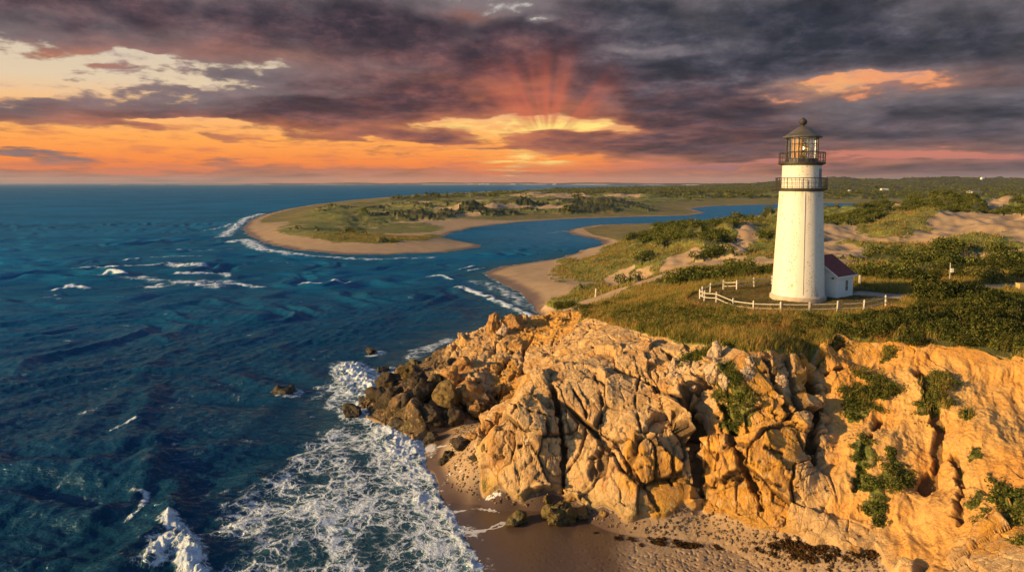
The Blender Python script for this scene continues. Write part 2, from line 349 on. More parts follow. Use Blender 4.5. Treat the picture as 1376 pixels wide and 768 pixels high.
for L in [foot, lip,
    
    [(655, 598, 3.6), (680, 600, 4.4), (715, 592, None, 54.4), (748, 600, None, 54.5), (790, 600, None, 54.0)],
    [(664, 572, None, 56.0), (690, 538, None, 57.4), (735, 508, None, 59), (788, 478, None, 62.5), (850, 456, None, 66)],
    [(700, 560, None, 56), (760, 540, None, 56.6), (830, 545, None, 56.0), (890, 560, None, 54.8)],
    [(780, 500, None, 59), (840, 490, None, 60), (900, 500, None, 58.2)],
    [(800, 620, None, 52.8), (835, 600, None, 52.2), (870, 588, None, 51.9), (905, 572, None, 52.8)],
    [(820, 655, None, 51.0), (870, 640, None, 50.4), (915, 630, None, 51.0)],
    [(918, 541, None, 54.6), (928, 590, None, 53.0), (934, 640, None, 51.0), (936, 660, None, 50.9)],
    [(960, 540, None, 53), (1000, 520, None, 53), (1035, 520, None, 53.0)],
    [(960, 600, None, 51.4), (1000, 600, None, 50.4), (1050, 610, None, 49.0)],
    [(980, 660, None, 49.5), (1040, 660, None, 48.0), (1080, 680, None, 46.6)],
    [(1076, 470, None, 58.4), (1092, 500, None, 56.6), (1094, 560, None, 53.0), (1088, 620, None, 49.2)],
    [(1150, 480, None, 57), (1160, 520, None, 54.0), (1140, 600, None, 49.2), (1130, 680, None, 45.8)],
    [(1200, 490, None, 55.2), (1215, 560, None, 50), (1200, 640, None, 45.4), (1190, 700, None, 43.8)],
    [(1250, 500, None, 53.2), (1258, 560, None, 49.2), (1245, 640, None, 45.2), (1225, 720, None, 42.0)],
    [(1300, 500, None, 52), (1320, 600, None, 45.2), (1290, 700, None, 40.4), (1260, 768, None, 37.6)],
    [(1376, 520, None, 49.5), (1376, 600, None, 44.4), (1350, 660, None, 40.6), (1376, 700, None, 38.4), (1340, 768, None, 35.4)],
    [(1500, 520, None, 47), (1500, 620, None, 41), (1480, 768, None, 33.0)],
    [(1700, 560, None, 43), (1700, 768, None, 32)],
    # second outcrop and the point
    [(497, 545, .5), (520, 556, .6), (555, 572, .6), (600, 575, .5), (640, 566, .8), (668, 552, 1.3), (690, 545, 2.0)],
    [(515, 530, 1.5), (545, 545, 1.9), (575, 545, 2.6), (610, 545, 2.6), (640, 535, 2.6), (665, 530, 2.8)],
    [(540, 508, 1.4), (575, 503, 2.4), (600, 500, 3.6), (640, 505, 4.4), (680, 510, 3.9)],
    [(600, 485, 2.6), (620, 474, 3.9), (650, 440, None, 93), (690, 427, None, 98), (725, 428, None, 99), (760, 415, None, 101), (800, 408, 8.1), (840, 400, 8.7), (880, 395, 9.6)],
    [(640, 470, None, 86), (690, 455, None, 88), (730, 445, None, 89), (770, 440, None, 87)],
    [(700, 480, None, 81), (740, 470, None, 80.5), (780, 455, None, 78.5)],
    [(690, 515, None, 74.5), (715, 500, None, 73.5), (745, 480, None, 73)],
    # behind the crest, down to the far beach
    [(740, 400, 3.2), (790, 395, 3.6), (840, 385, 4.8)],
    [(700, 380, .9), (740, 378, 1.7), (780, 385, 2.4)],
    [(690, 365, 1.0), (740, 362, 1.6), (780, 372, 2.0), (815, 382, 2.6)],
    # vegetated slope and plateau
    [(830, 425, 9.6), (880, 422, 10.7), (920, 420, 11.6), (960, 430, 12.2), (1000, 440, 12.5), (1060, 440, 12.7), (1120, 432, 12.9)],
    [(860, 405, 9.6), (900, 398, 11.0), (940, 400, 12.6)],
    [(940, 402, 12.6), (962, 405, 12.8), (986, 409, 12.9), (1012, 417, 13.0), (1049, 418, 13.1), (1087, 418, 13.1), (1125, 418, 13.1), (1160, 418, 13.1), (1190, 412, 13.15)],
    [(950, 392, 12.6), (990, 387, 12.9), (1037, 382, 13.1), (1100, 380, 13.2), (1155, 384, 13.2)],
    [(980, 400, 12.9), (1020, 400, 13.1), (1074, 400, 13.2), (1120, 400, 13.2), (1170, 400, 13.2)],
    [(1155, 391, 13.2), (1200, 393, 13.2), (1250, 392, 13.2), (1300, 386, 13.2), (1376, 383, 13.3), (1500, 380, 13.4)],
    [(1230, 420, 13.3), (1300, 420, 13.4), (1376, 425, 13.4), (1500, 430, 13.3), (1700, 440, 13.3)],
    [(1276, 378, 13.3), (1340, 372, 13.4), (1600, 376, 13.5)],
    # middle distance
    [(800, 376, 2.2), (830, 378, 3.0), (870, 376, 5.0)],
    [(800, 352, None, 192), (850, 350, None, 175), (900, 352, None, 150), (950, 352, None, 138)],
    [(850, 335, None, 225), (900, 335, None, 185), (930, 322, None, 190), (970, 310, None, 195), (1000, 303, None, 200), (1040, 296, None, 208)],
    [(900, 365, None, 125), (940, 366, None, 115), (1000, 362, None, 112), (1040, 358, None, 115)],
    [(960, 340, None, 150), (1000, 335, None, 150), (1040, 340, None, 140)],
    [(860, 318, None, 300), (900, 310, None, 350), (960, 301, None, 430)],
    [(780, 336, 1.0), (830, 325, 1.2), (850, 312, 1.0), (900, 303, 1.0), (980, 298, 1.0)],
    [(1120, 375, None, 98), (1180, 365, None, 108), (1260, 360, None, 110), (1376, 355, None, 112), (1500, 352, None, 112)],
    [(1120, 345, None, 145), (1180, 345, None, 140), (1250, 345, None, 132), (1376, 338, None, 134)],
    [(1120, 325, None, 190), (1180, 322, None, 190), (1260, 318, None, 180), (1320, 315, None, 172), (1376, 318, None, 160)],
    [(1130, 305, None, 235), (1165, 300, None, 235), (1200, 288, None, 232), (1235, 281, None, 228), (1265, 285, None, 226), (1300, 298, None, 215), (1376, 310, None, 190)],
    [(1240, 296, None, 214), (1275, 303, None, 205)],
    [(1120, 297, None, 300), (1180, 290, None, 310), (1240, 281, None, 320), (1300, 276, None, 330), (1376, 275, None, 330)],
    [(1270, 272, None, 420), (1340, 267, None, 400), (1420, 268, None, 400), (1700, 272, None, 380)],
    [(1100, 290, 2.0), (1170, 281, 3.0), (1250, 275, 4.0)],
    # peninsula
    [(420, 300, None, 430), (470, 292, None, 470), (530, 290, None, 490)],
    [(440, 318, None, 345), (500, 322, None, 335), (560, 322, None, 335)],
    [(400, 290, None, 500), (460, 280, None, 590)], [(400, 298, 2.5), (430, 308, 3.0), (480, 315, 3.4), (540, 318, 3.2), (580, 318, 2.0)],
    ]: brk += ln(L)
cd, ci = [], []
for a, b in zip(coast[:80], coast[1:81]):
    d = np.linalg.norm(b - a); n = max(1, int(d / max(2.5, 0.03 * a[1])))
    brk += [np.array([*(a + (b - a) * i / n), 0.0]) for i in range(n)]
brk = np.array(brk)
brk = brk[np.hypot(brk[:, 0], brk[:, 1]) < 640]
_, uq = np.unique(np.round(brk[:, :2] * 1.2), axis=0, return_index=True); brk = brk[uq]
_sc = 50.0
_D = np.hypot(brk[:, None, 0] - brk[None, :, 0], brk[:, None, 1] - brk[None, :, 1]) / _sc
_n = len(brk); _A = np.zeros((_n + 1, _n + 1)); _A[:_n, :_n] = _D - np.eye(_n) * 0.0006; _A[:_n, _n] = 1; _A[_n, :_n] = 1
_W = np.linalg.solve(_A, np.append(brk[:, 2], 0))
def rbf(x, y):
    out = np.full(x.shape, _W[-1]); xr, yr = x.ravel().astype(np.float32), y.ravel().astype(np.float32); o = out.ravel()
    B_ = brk.astype(np.float32); W_ = (_W[:-1] / _sc).astype(np.float32)
    for i in range(0, len(xr), 40000):
        o[i:i + 40000] += np.hypot(xr[i:i + 40000, None] - B_[None, :, 0], yr[i:i + 40000, None] - B_[None, :, 1]) @ W_
    return o.reshape(x.shape)

DET = 1.0
def rows(spec):
    r = [spec[0][0]]
    for r0, r1, a, b in spec:
        while r[-1] < r1: r.append(r[-1] + (a + b * r[-1]) / DET)
    return np.array(r)
RR = rows([(20, 34, .14, 0), (34, 72, .062, 0), (72, 108, .11, 0), (108, 420, 0, .0038), (420, 16000, 0, .0065)])
AA = np.radians(np.linspace(-26, 55, int(1540 * DET)))
nr, na = len(RR), len(AA)
ST_ = 4
Rc, Ac = RR[::ST_], AA[::ST_]
if (nr - 1) % ST_: Rc = np.append(Rc, 2 * Rc[-1] - Rc[-2])
if (na - 1) % ST_: Ac = np.append(Ac, 2 * Ac[-1] - Ac[-2])
gx, gy = Rc[:, None] * np.sin(Ac)[None], Rc[:, None] * np.cos(Ac)[None]
hr_c = rbf(gx, gy)
d_c, in_c = seg_dist(gx, gy, coast); sd_c = np.where(in_c, d_c, -d_c)
XX, YY = (RR[:, None] * np.sin(AA)[None]).astype(np.float32), (RR[:, None] * np.cos(AA)[None]).astype(np.float32)
RG = np.repeat(RR[:, None], na, 1).astype(np.float32)
hr = upsample(hr_c, nr, na, ST_); sd = upsample(sd_c, nr, na, ST_)
sdw = sd + np.exp(-((YY - 52) / 14) ** 2) * 1.5 * perlin(XX / 4.5, YY / 4.5, 0.5, 7) + fbm(XX / 9, YY / 9, 3.0, 3, 2) * np.clip(0.9 + 0.006 * RG, 0, 4) * 0.6
# far country: low dunes, marsh flats, wooded hills
big = fbm(XX / 420, YY / 420, 0.3, 4, 11)
dn = fbm(XX / 60, YY / 60, 0.7, 5, 21)
dn2 = fbm(XX / 26 + 3, YY / 26, 1.7, 4, 31)
marshy = sstep(35, 80, sd) * 0
flat_east = sstep(250, 420, XX - 0.22 * YY + 60) * sstep(1700, 1100, YY)
h_far = np.clip(sd * 0.03, 0, 1.5) + sstep(14, 60, sd) * (2.2 + 3.2 * np.clip(dn + .35, 0, 2) + 1.3 * dn2) * sstep(900, 520, RG)
dunebelt = sstep(25, 120, sd) * sstep(420, 620, RG) * np.clip(big + 0.45, 0, 1)
h_far += dunebelt * (7.0 * np.clip(dn + 0.35, 0, 1.6) + 2.5 * dn2 + 3)
hills = sstep(1500, 3200, YY) * sstep(-0.30, .45, (XX / np.maximum(YY, 1) - 0.33) * 2.2) * sstep(50, 500, sd)
h_far += hills * (38 + 15 * big + 5 * fbm(XX / 150, YY / 150, 5.0, 3, 41))
treebump = sstep(900, 1300, RG) * sstep(60, 160, sd)
h_far += treebump * (2.4 * np.abs(fbm(XX / 22, YY / 22, 2.0, 3, 51)) + 4.0 * np.clip(fbm(XX / 90, YY / 90, 2.0, 3, 52), 0, 1)) * (0.35 + hills)
tfar = sstep(430, 560, RG)
midn = sstep(105, 170, RG) * sstep(5, 25, sd) * sstep(2.0, 5.0, hr)
h_near = hr + midn * (2.3 * dn2 + 1.3 * fbm(XX / 11, YY / 11, 4.0, 3, 61)) + sstep(300, 380, RG) * sstep(30, 80, sd) * (2.0 + 3.6 * dn + 2.6 * dn2)
H = h_near * (1 - tfar) + h_far * tfar
H = np.where(sdw > 0, np.maximum(H, np.minimum(0.045 * sdw, 0.35)), np.maximum(-0.10 * -sdw, -4.0))
nearw = sstep(125, 100, RG)

def hit(u, v, up=0.0):
    """the point of the ground that lies on a sight line"""
    s = (CY - v) / F; dx, dy, dz = (u - 688) / F, CT + s * ST, -ST + s * CT
    a = math.atan2(dx, dy); j = (a - AA[0]) / (AA[1] - AA[0]); j0 = int(np.clip(j, 0, na - 2)); f = j - j0
    col = H[:, j0] * (1 - f) + H[:, j0 + 1] * f
    rz = CAMZ + RR * dz / math.hypot(dx, dy)
    k = np.argmax(col + up >= rz)
    if k == 0: k = nr - 2
    a0, a1 = (rz - col - up)[k - 1], (rz - col - up)[k]
    q = a0 / (a0 - a1 + 1e-9); r = RR[k - 1] + (RR[k] - RR[k - 1]) * np.clip(q, 0, 1)
    return np.array([r * math.sin(a), r * math.cos(a), CAMZ + r * dz / math.hypot(dx, dy)])
def ground(x, y):
    r = math.hypot(x, y); a = math.atan2(x, y)
    i = int(np.clip(np.searchsorted(RR, r) - 1, 0, nr - 2)); j = int(np.clip((a - AA[0]) / (AA[1] - AA[0]), 0, na - 2))
    fi = (r - RR[i]) / (RR[i + 1] - RR[i]); fj = (a - AA[j]) / (AA[1] - AA[0])
    return float((H[i, j] * (1 - fj) + H[i, j + 1] * fj) * (1 - fi) + (H[i + 1, j] * (1 - fj) + H[i + 1, j + 1] * fj) * fi)

# ---- rock region (world polygons through the break lines)
def W2(L): return [(pt(q[0], q[1], z=q[2]) if len(q) == 3 else pt(q[0], q[1], y=q[3]))[:2] for q in L]
rockpoly = np.array(W2(foot) + [np.array([60., 16.])] + W2(lip[::-1]) + W2([(800, 418, 8.6), (760, 412, 7.9), (725, 428, None, 99), (690, 424, None, 99), (655, 434, None, 95)]) + Z0([(612, 465), (580, 484), (538, 498), (508, 520), (488, 543), (500, 562), (528, 576), (556, 590)])
                    + W2([(600, 577, .5), (640, 568, .8), (662, 556, 1.3), (648, 600, 1.6), (650, 645, .8)]))
Xn, Yn = XX.ravel(), YY.ravel()
selr = (RG.ravel() < 125) & (Yn < 112)
rd, rin = seg_dist(Xn[selr], Yn[selr], rockpoly); rsd = np.full(len(Xn), -50.0, np.float32); rsd[selr] = np.where(rin, rd, -rd)
wob = perlin(Xn[selr] / 2.2, Yn[selr] / 2.2, 0.5, 71) * 1.0 + perlin(Xn[selr] / .7, Yn[selr] / .7, 0.5, 72) * .45
rock = np.zeros(len(Xn), np.float32); rock[selr] = sstep(-0.2, 0.3, rsd[selr] + .45 + wob * .40)
# sandy eroded slope to the right: (softer)
slope_poly = np.array(W2([(1108, 455, 12.7), (1200, 458, 12.8), (1300, 470, 12.7), (1376, 485, 12.5), (1700, 520, 12.4)]) + [np.array([60., 16.])] + W2([(1290, 880, 2.9), (1215, 775, 2.7), (1182, 736, 2.5), (1120, 700, 3.0), (1120, 620, None, 48.5), (1112, 560, None, 52.0)]))
sdd, sin_ = seg_dist(Xn[selr], Yn[selr], slope_poly); soft = np.zeros(len(Xn), np.float32); soft[selr] = sstep(-.6, .9, np.where(sin_, sdd, -sdd) + wob)
# the knuckle of firm rock in the lower right corner
kn = W2([(1270, 740, None, 38.4), (1330, 680, None, 39.8), (1376, 655, None, 40.5), (1480, 640, None, 40.0), (1500, 900, None, 30), (1270, 800, None, 36.0)])
kd, kin = seg_dist(Xn[selr], Yn[selr], np.array(kn)); soft[selr] *= 1 - sstep(-.3, .5, np.where(kin, kd, -kd) + wob * .7)

# normals of the smooth form
Pz = H
def grad(A_): return np.gradient(A_, axis=0), np.gradient(A_, axis=1)
xr_, xa_ = grad(XX); yr_, ya_ = grad(YY); zr_, za_ = grad(Pz.astype(np.float32))
Nx = yr_ * za_ - zr_ * ya_; Ny = zr_ * xa_ - xr_ * za_; Nz = xr_ * ya_ - yr_ * xa_
sgn = np.sign(Nz); nl = np.sqrt(Nx ** 2 + Ny ** 2 + Nz ** 2) * sgn + 1e-12
Nn = np.stack([Nx / nl, Ny / nl, Nz / nl], -1).reshape(-1, 3).astype(np.float32)
V = np.stack([XX, YY, Pz], -1).reshape(-1, 3).astype(np.float32)
Nx = Ny = Nz = xr_ = xa_ = yr_ = ya_ = zr_ = za_ = None

# ---- joints, clefts and gullies as carved lines
def smooth_line(L, n=10):
    return L
cuts = [  # (pixels, depth, half width)
    ([(738, 512), (748, 532), (752, 560), (757, 600), (758, 658)], 1.5, .42),
    ([(791, 476), (827, 499), (850, 505), (877, 521), (887, 531), (918, 543)], .8, .30),
    ([(921, 545), (930, 582), (933, 617), (940, 663)], 1.4, .60),
    ([(973, 545), (985, 590), (999, 617), (1014, 653), (1024, 685)], 1.1, .30),
    ([(799, 645), (800, 620), (812, 603), (830, 592), (852, 587), (880, 580), (908, 563)], .9, .28),
    ([(1030, 480), (1048, 539), (1062, 582), (1086, 625)], .9, .30),
    ([(1067, 440), (1079, 472), (1096, 500), (1094, 553), (1086, 610)], 1.7, .75),
    ([(1236, 500), (1250, 535), (1263, 577), (1258, 610), (1240, 655)], .8, .5),
    ([(1282, 610), (1290, 650), (1285, 700)], .7, .35),
    ([(1180, 560), (1160, 610), (1150, 660)], .6, .35),
    ([(700, 600), (735, 585), (757, 590)], .4, .14), ([(675, 600), (700, 640), (705, 665)], .45, .15),
    ([(690, 545), (715, 560), (745, 565)], .35, .14), ([(800, 500), (810, 545), (805, 580), (825, 592)], .4, .16),
    ([(860, 505), (853, 545), (862, 580)], .35, .14), ([(770, 520), (790, 560), (785, 610), (760, 640)], .45, .16),
    ([(830, 600), (850, 635), (870, 660), (885, 685)], .6, .22), ([(880, 590), (900, 615), (905, 650)], .5, .18),
    ([(960, 560), (1000, 545), (1040, 560)], .4, .16), ([(960, 610), (990, 600), (1050, 612)], .4, .16),
    ([(980, 650), (1010, 640), (1050, 655)], .4, .18), ([(1110, 500), (1150, 495), (1180, 515)], .5, .25),
    ([(865, 462), (905, 480), (915, 510)], .7, .25), ([(930, 480), (935, 505), (960, 520)], .5, .2), ([(960, 485), (985, 500), (1030, 500)], .4, .18),
    ([(650, 600), (668, 615), (690, 610)], .4, .16), ([(663, 570), (690, 560), (700, 545)], .4, .16),
    ([(620, 560), (640, 520), (655, 480), (680, 450)], .9, .35), ([(580, 560), (600, 530), (610, 505), (640, 480)], .7, .3),
    ([(700, 500), (705, 470), (725, 445)], .9, .4), ([(665, 545), (672, 500), (690, 470)], .9, .4), ([(735, 480), (745, 455), (770, 440)], .7, .3),
]
rsel = np.where((rock > 0.01) & (Nn[:, 2] > -1))[0]
Pr = V[rsel].astype(np.float32); Nr = Nn[rsel]; rk = rock[rsel]; sf = soft[rsel]
disp = np.zeros(len(rsel), np.float32); crack_shade = np.zeros(len(rsel), np.float32)
wx = perlin(Pr[:, 0] / 1.3, Pr[:, 1] / 1.3, Pr[:, 2] / 1.3, 81); wy = perlin(Pr[:, 0] / 1.3 + 9, Pr[:, 1] / 1.3, Pr[:, 2] / 1.3, 82)
Pw_ = Pr + np.stack([wx, wy, wx - wy], 1) * .10
# tilted joint sets: facets at three sizes
def facets(scale, stretch, seed, amp, ck, cw):
    ca, sa = math.cos(0.35), math.sin(0.35)
    q = np.stack([(Pw_[:, 0] * ca + Pw_[:, 2] * sa) / scale / stretch[0], Pw_[:, 1] / scale / stretch[1], (-Pw_[:, 0] * sa + Pw_[:, 2] * ca) / scale / stretch[2]], 1)
    f1, f2, val = worley(q, seed, .85)
    return val * amp, np.exp(-((f2 - f1) / cw) ** 2) * ck, np.exp(-((f2 - f1) / cw / 2.0) ** 2)
hard = 1 - sf * 0.88
d1, c1, e1 = facets(4.2, (.9, 1.0, 1.7), 1, 1.5, .45, .022)
d2, c2, e2 = facets(1.9, (.9, 1.0, 1.5), 2, .27, .20, .022)
d3, c3, e3 = facets(.72, (1, 1, 1.4), 3, .12, .06, .035)
rubble = np.exp(-(((Pr[:, 0] - 21) / 9) ** 2 + ((Pr[:, 1] - 59) / 5) ** 2)) + sstep(72, 78, Pr[:, 1]) * .8
kfl = .45 + .55 * sstep(.92, .66, Nr[:, 2])
hard = hard * kfl
disp += hard * (d1 * (1 - .3 * rubble) + d2 * (1 + 1.2 * rubble) + d3 * (1 + 2.6 * rubble) + .25 - c1 - c2 - c3)
crack_shade = np.maximum(crack_shade, hard * np.maximum(e1 * .8, np.maximum(e2 * .6, e3 * .35)))
fine = fbm(Pr[:, 0] / .7, Pr[:, 1] / .7, Pr[:, 2] / .7, 4, 91, .5)
disp += fine * (.03 + .03 * rubble) + hard * fbm(Pr[:, 0] / 2.6, Pr[:, 1] / 2.6, Pr[:, 2] / 2.6, 2, 92) * .22
# rills running down the soft slope
ax_ = Pr[:, 0] * .86 - Pr[:, 1] * .52; dn_ = Pr[:, 0] * .5 + Pr[:, 1] * .8 + Pr[:, 2] * .6
rill = fbm(ax_ / 1.9 + .35 * perlin(ax_ / 4, dn_ / 4, 0.0, 95), dn_ / 8.0, 0.0, 4, 96, .55, ridge=True)
disp += sf * (rill * .22 - .18 + fbm(Pr[:, 0] / 5, Pr[:, 1] / 5, Pr[:, 2] / 5, 2, 97) * .8 + fbm(Pr[:, 0] / .9, Pr[:, 1] / .9, Pr[:, 2] / .9, 4, 94, .6) * .08)
nf_ = sstep(2.2, .4, rsd[rsel]) * sstep(4.0, 2.5, Pr[:, 2]); disp = disp * (1 - nf_) + nf_ * (np.maximum(disp, -.05) * .8 + .22)
nl_ = sstep(1.8, .4, rsd[rsel]) * sstep(6.5, 8.5, Pr[:, 2]); disp = disp * (1 - nl_) + nl_ * np.minimum(disp, .12)
cutd = np.zeros(len(rsel), np.float32); cutm = cutd.copy()
rough3 = fbm(Pr[:, 0] / .8, Pr[:, 1] / .8, Pr[:, 2] / .8, 3, 98)
for px, dep, hw in cuts:
    q = [hit(*a) for a in px]
    q = np.array(q, np.float32); lo, hi = q.min(0) - 2.5, q.max(0) + 2.5
    ii = np.where(((Pr > lo) & (Pr < hi)).all(1))[0]
    if not len(ii): continue
    best = np.full(len(ii), 9e9, np.float32)
    for a, b in zip(q[:-1], q[1:]):
        ab = b - a; t = np.clip(((Pr[ii] - a) @ ab) / (ab @ ab + 1e-9), 0, 1)
        best = np.minimum(best, np.linalg.norm(Pr[ii] - a - t[:, None] * ab, axis=1))
    best = np.abs(best + rough3[ii] * min(hw * .9, .3))
    hw = hw * .8; e = np.where(best < hw, 1.0, 0.0) * sstep(hw, hw * .55, best) * .85 + .15 * np.exp(-(best / hw / 1.3) ** 2)
    cutd[ii] = np.maximum(cutd[ii], e * dep); cutm[ii] = np.maximum(cutm[ii], e)
disp -= cutd * (1 - .55 * nf_)
crack_shade = np.maximum(crack_shade, cutm)  # carved clefts, gullies and ledge shadow lines are darkened in colour too
Nh = Nr.copy()
V[rsel] = Pr + Nh * (disp * sstep(.3, .8, rk))[:, None]
path_px = [(1150, 393), (1180, 396), (1210, 398.5), (1240, 398), (1290, 389), (1340, 385.5), (1376, 383.5), (1500, 381)]
path_w = np.array([hit(*q)[:2] for q in path_px])
pd_, _ = seg_dist(XX.ravel()[:], YY.ravel()[:], path_w, False) if False else (np.full(len(V), 99.), 0)
_ps = np.where(np.abs(Yn - 85) < 25)[0]; pd_[_ps] = seg_dist(Xn[_ps], Yn[_ps], path_w, False)[0]
# gentle relief everywhere else near the camera (turf, footprints in the dry sand)
nsel = np.where((RG.ravel() < 430) & (sdw.ravel() > -1) & (rock < .99))[0]
Pn = V[nsel]; q_ = (1 - rock[nsel]) * sstep(1.6, 3.0, pd_[nsel])
flatw = np.ones(len(nsel), np.float32)
dryk = np.exp(-(((Pn[:, 0] - 15) / 8.5) ** 2 + ((Pn[:, 1] - 42.5) / 5.5) ** 2))
dryk_full = np.exp(-(((V[:, 0] - 15) / 8.5) ** 2 + ((V[:, 1] - 42.5) / 5.5) ** 2))
foots = -np.clip(perlin(Pn[:, 0] / .26, Pn[:, 1] / .26, 0.2, 131) - .12, 0, 1) * .24 + perlin(Pn[:, 0] / .9, Pn[:, 1] / .9, 0.2, 132) * .06
V[nsel, 2] += q_ * (fbm(Pn[:, 0] / 3, Pn[:, 1] / 3, 0.3, 3, 99) * .10 * sstep(2.5, 6, Pn[:, 2]) + dryk * foots * (Pn[:, 1] < 60))
cr_full = np.zeros(len(V), np.float32); cr_full[rsel] = crack_shade * rk

# ------------------------------------------------------------------ surface kinds (where sand, turf, scrub, rock lie)
x_, y_, z_ = V[:, 0], V[:, 1], V[:, 2]
hgt_ = H.ravel(); sdr = sdw.ravel(); rgr = RG.ravel()
nA = fbm(x_ / 14, y_ / 14, 0.4, 5, 101, .55); nB = fbm(x_ / 4, y_ / 4, 1.4, 4, 102, .55); nC = fbm(x_ / 55, y_ / 55, 2.4, 4, 103)
near_up = sstep(5.5, 8.0, hgt_)
veg = np.where(rgr < 125, sstep(6.5, 8.5, hgt_ + nB * .6), sstep(1.3, 2.6, hgt_ + nA * .5))
veg = np.where((rgr > 125), np.maximum(veg, sstep(38, 55, sdr + 10 * nA) * sstep(.7, 1.2, hgt_)), veg)
scr = sstep(.15, .45, nC * .9 + nA * .55 + .0) * veg * np.where(rgr < 125, .5, 1.0)
def wblob(u, v, ru, rv, up=0.0):
    p = hit(u, v, up); d = math.hypot(p[0], p[1]); k = d / F
    rx, ry = ru * k, rv * k / max(0.05, (CAMZ - p[2]) / d)
    ca, sa = p[1] / d, p[0] / d
    lx = (x_ - p[0]) * ca - (y_ - p[1]) * sa; ly = (x_ - p[0]) * sa + (y_ - p[1]) * ca
    return np.exp(-((lx / rx) ** 2 + (ly / ry) ** 2))
def paint(m, L, amt, nz=.6, lo=.35, hi=.6):
    f = 0
    for b in L: f = np.maximum(f, wblob(*b))
    k = sstep(lo, hi, f + (nA * .25 + nB * .22) * nz) 
    return m * (1 - k) + amt * k
# bare sand: dunes, blow-outs and the slope foot behind the far beach
sandL = [(1130, 322, 34, 9), (1175, 325, 50, 8), (1230, 318, 40, 8), (1300, 306, 42, 12), (1340, 318, 40, 8), (1285, 300, 12, 12), (1160, 313, 50, 6), (1360, 270, 22, 5), (1345, 295, 40, 8),
         (1004, 317, 18, 9), (985, 330, 20, 6), (960, 352, 50, 5), (1020, 355, 24, 7), (905, 358, 26, 8), (925, 350, 26, 7), (880, 372, 30, 7), (850, 380, 34, 7), (830, 372, 24, 5), (1130, 340, 40, 5),
         (1300, 352, 14, 3), (1220, 352, 26, 2), (1140, 352, 20, 2), (560, 272, 20, 2), (640, 270, 24, 2), (600, 280, 20, 2.5), (700, 262, 40, 2.6), (760, 264, 50, 2.6), (830, 262, 40, 2.5), (940, 257, 50, 1.6), (740, 278, 40, 2), (680, 279, 40, 2),
         (570, 297, 16, 2), (600, 304, 22, 2.5), (630, 291, 20, 1.8), (720, 271, 50, 2), (1000, 258, 30, 1), (1040, 246.8, 30, .6), (1210, 275, 18, 1.6), (1160, 272, 30, 1), (1335, 272, 16, 5)]
veg = paint(veg, sandL, 0.0); scr = paint(scr, sandL, 0.0)
scrubL = [(1130, 294, 50, 7), (1200, 282, 40, 5), (1290, 277, 34, 6), (1340, 290, 34, 8), (1260, 272, 40, 4), (1250, 350, 110, 8), (1180, 372, 60, 6), (1330, 340, 60, 7), (1376, 300, 20, 6),
          (880, 310, 40, 6), (920, 305, 40, 5), (950, 322, 30, 5), (960, 345, 30, 5), (930, 375, 60, 6), (1000, 370, 50, 5), (1330, 412, 60, 12), (1250, 400, 30, 8), (1150, 440, 60, 8), (1250, 450, 50, 8), (1350, 458, 50, 10),
          (480, 300, 18, 3), (540, 304, 26, 3), (560, 316, 40, 3), (480, 312, 24, 3), (600, 288, 24, 2), (820, 276, 40, 3), (660, 283, 40, 2), (570, 266, 50, 2), (620, 276, 40, 1.6), (700, 268, 40, 1.5), (810, 268, 60, 2), (900, 262, 60, 1.5), (1150, 262, 90, 4), (1300, 258, 90, 6), (990, 263, 60, 2)]
scr = paint(scr, scrubL, 1.0, .8) * np.where(veg > .3, 1, 0); scr = np.maximum(scr, sstep(1000, 1500, rgr) * sstep(60, 200, sdr))
veg = np.maximum(veg, scr)
sandL2 = [(1130, 326, 34, 9), (1175, 328, 50, 8), (1230, 320, 40, 8), (1300, 308, 42, 12), (1345, 320, 44, 9), (1285, 300, 12, 12), (1160, 315, 50, 6), (1120, 316, 20, 8), (1004, 317, 18, 9), (985, 330, 20, 6), (905, 358, 26, 8), (925, 350, 26, 7), (880, 372, 30, 7), (850, 380, 34, 7), (960, 352, 40, 4), (1020, 355, 24, 6), (1360, 270, 22, 5), (1140, 343, 30, 4), (1330, 330, 50, 4), (1200, 345, 20, 2.5), (1170, 362, 16, 1.5), (1310, 352, 14, 3)]
veg = paint(veg, sandL2, 0.0, .8); scr = paint(scr, sandL2, 0.0, .8)
grassL = [(405, 296, 16, 5), (430, 304, 30, 6), (480, 313, 40, 5), (540, 317, 45, 5), (580, 318, 16, 4), (420, 288, 26, 4), (800, 350, 60, 14), (850, 340, 50, 8), (460, 295, 50, 7), (540, 306, 60, 7), (600, 320, 40, 3), (960, 310, 20, 6), (1210, 292, 24, 8), (1190, 300, 30, 6), (760, 350, 14, 8), (1250, 330, 90, 4), (1000, 400, 60, 10)]
gk = 0
for b in grassL: gk = np.maximum(gk, wblob(*b))
veg = np.maximum(veg, sstep(.3, .55, gk + nB * .15)); scr *= 1 - .8 * sstep(.35, .6, gk + nA * .3)
# the mown plateau round the tower
pc = np.array([34.0, 79.0]); 
mown = sstep(1.15, .9, np.hypot((x_ - 32) / 11, (y_ - 78.5) / 11.5)) * (rgr < 125)
scr *= 1 - mown; veg = np.maximum(veg, mown)
marsh = sstep(420, 520, rgr) * sstep(1500, 900, rgr) * sstep(3.4, 1.6, hgt_) * sstep(3, 10, sdr)
marsh = np.maximum(marsh, sstep(260, 300, rgr) * sstep(2.2, 1.4, hgt_) * (x_ > 40) * sstep(3, 9, sdr)); veg = np.maximum(veg, marsh); scr *= 1 - marsh * .9
steep = sstep(.80, .62, Nn[:, 2]); veg *= np.where(rgr < 125, 1 - steep * sstep(.02, .3, rock), 1)
hardm = rock * (1 - soft)
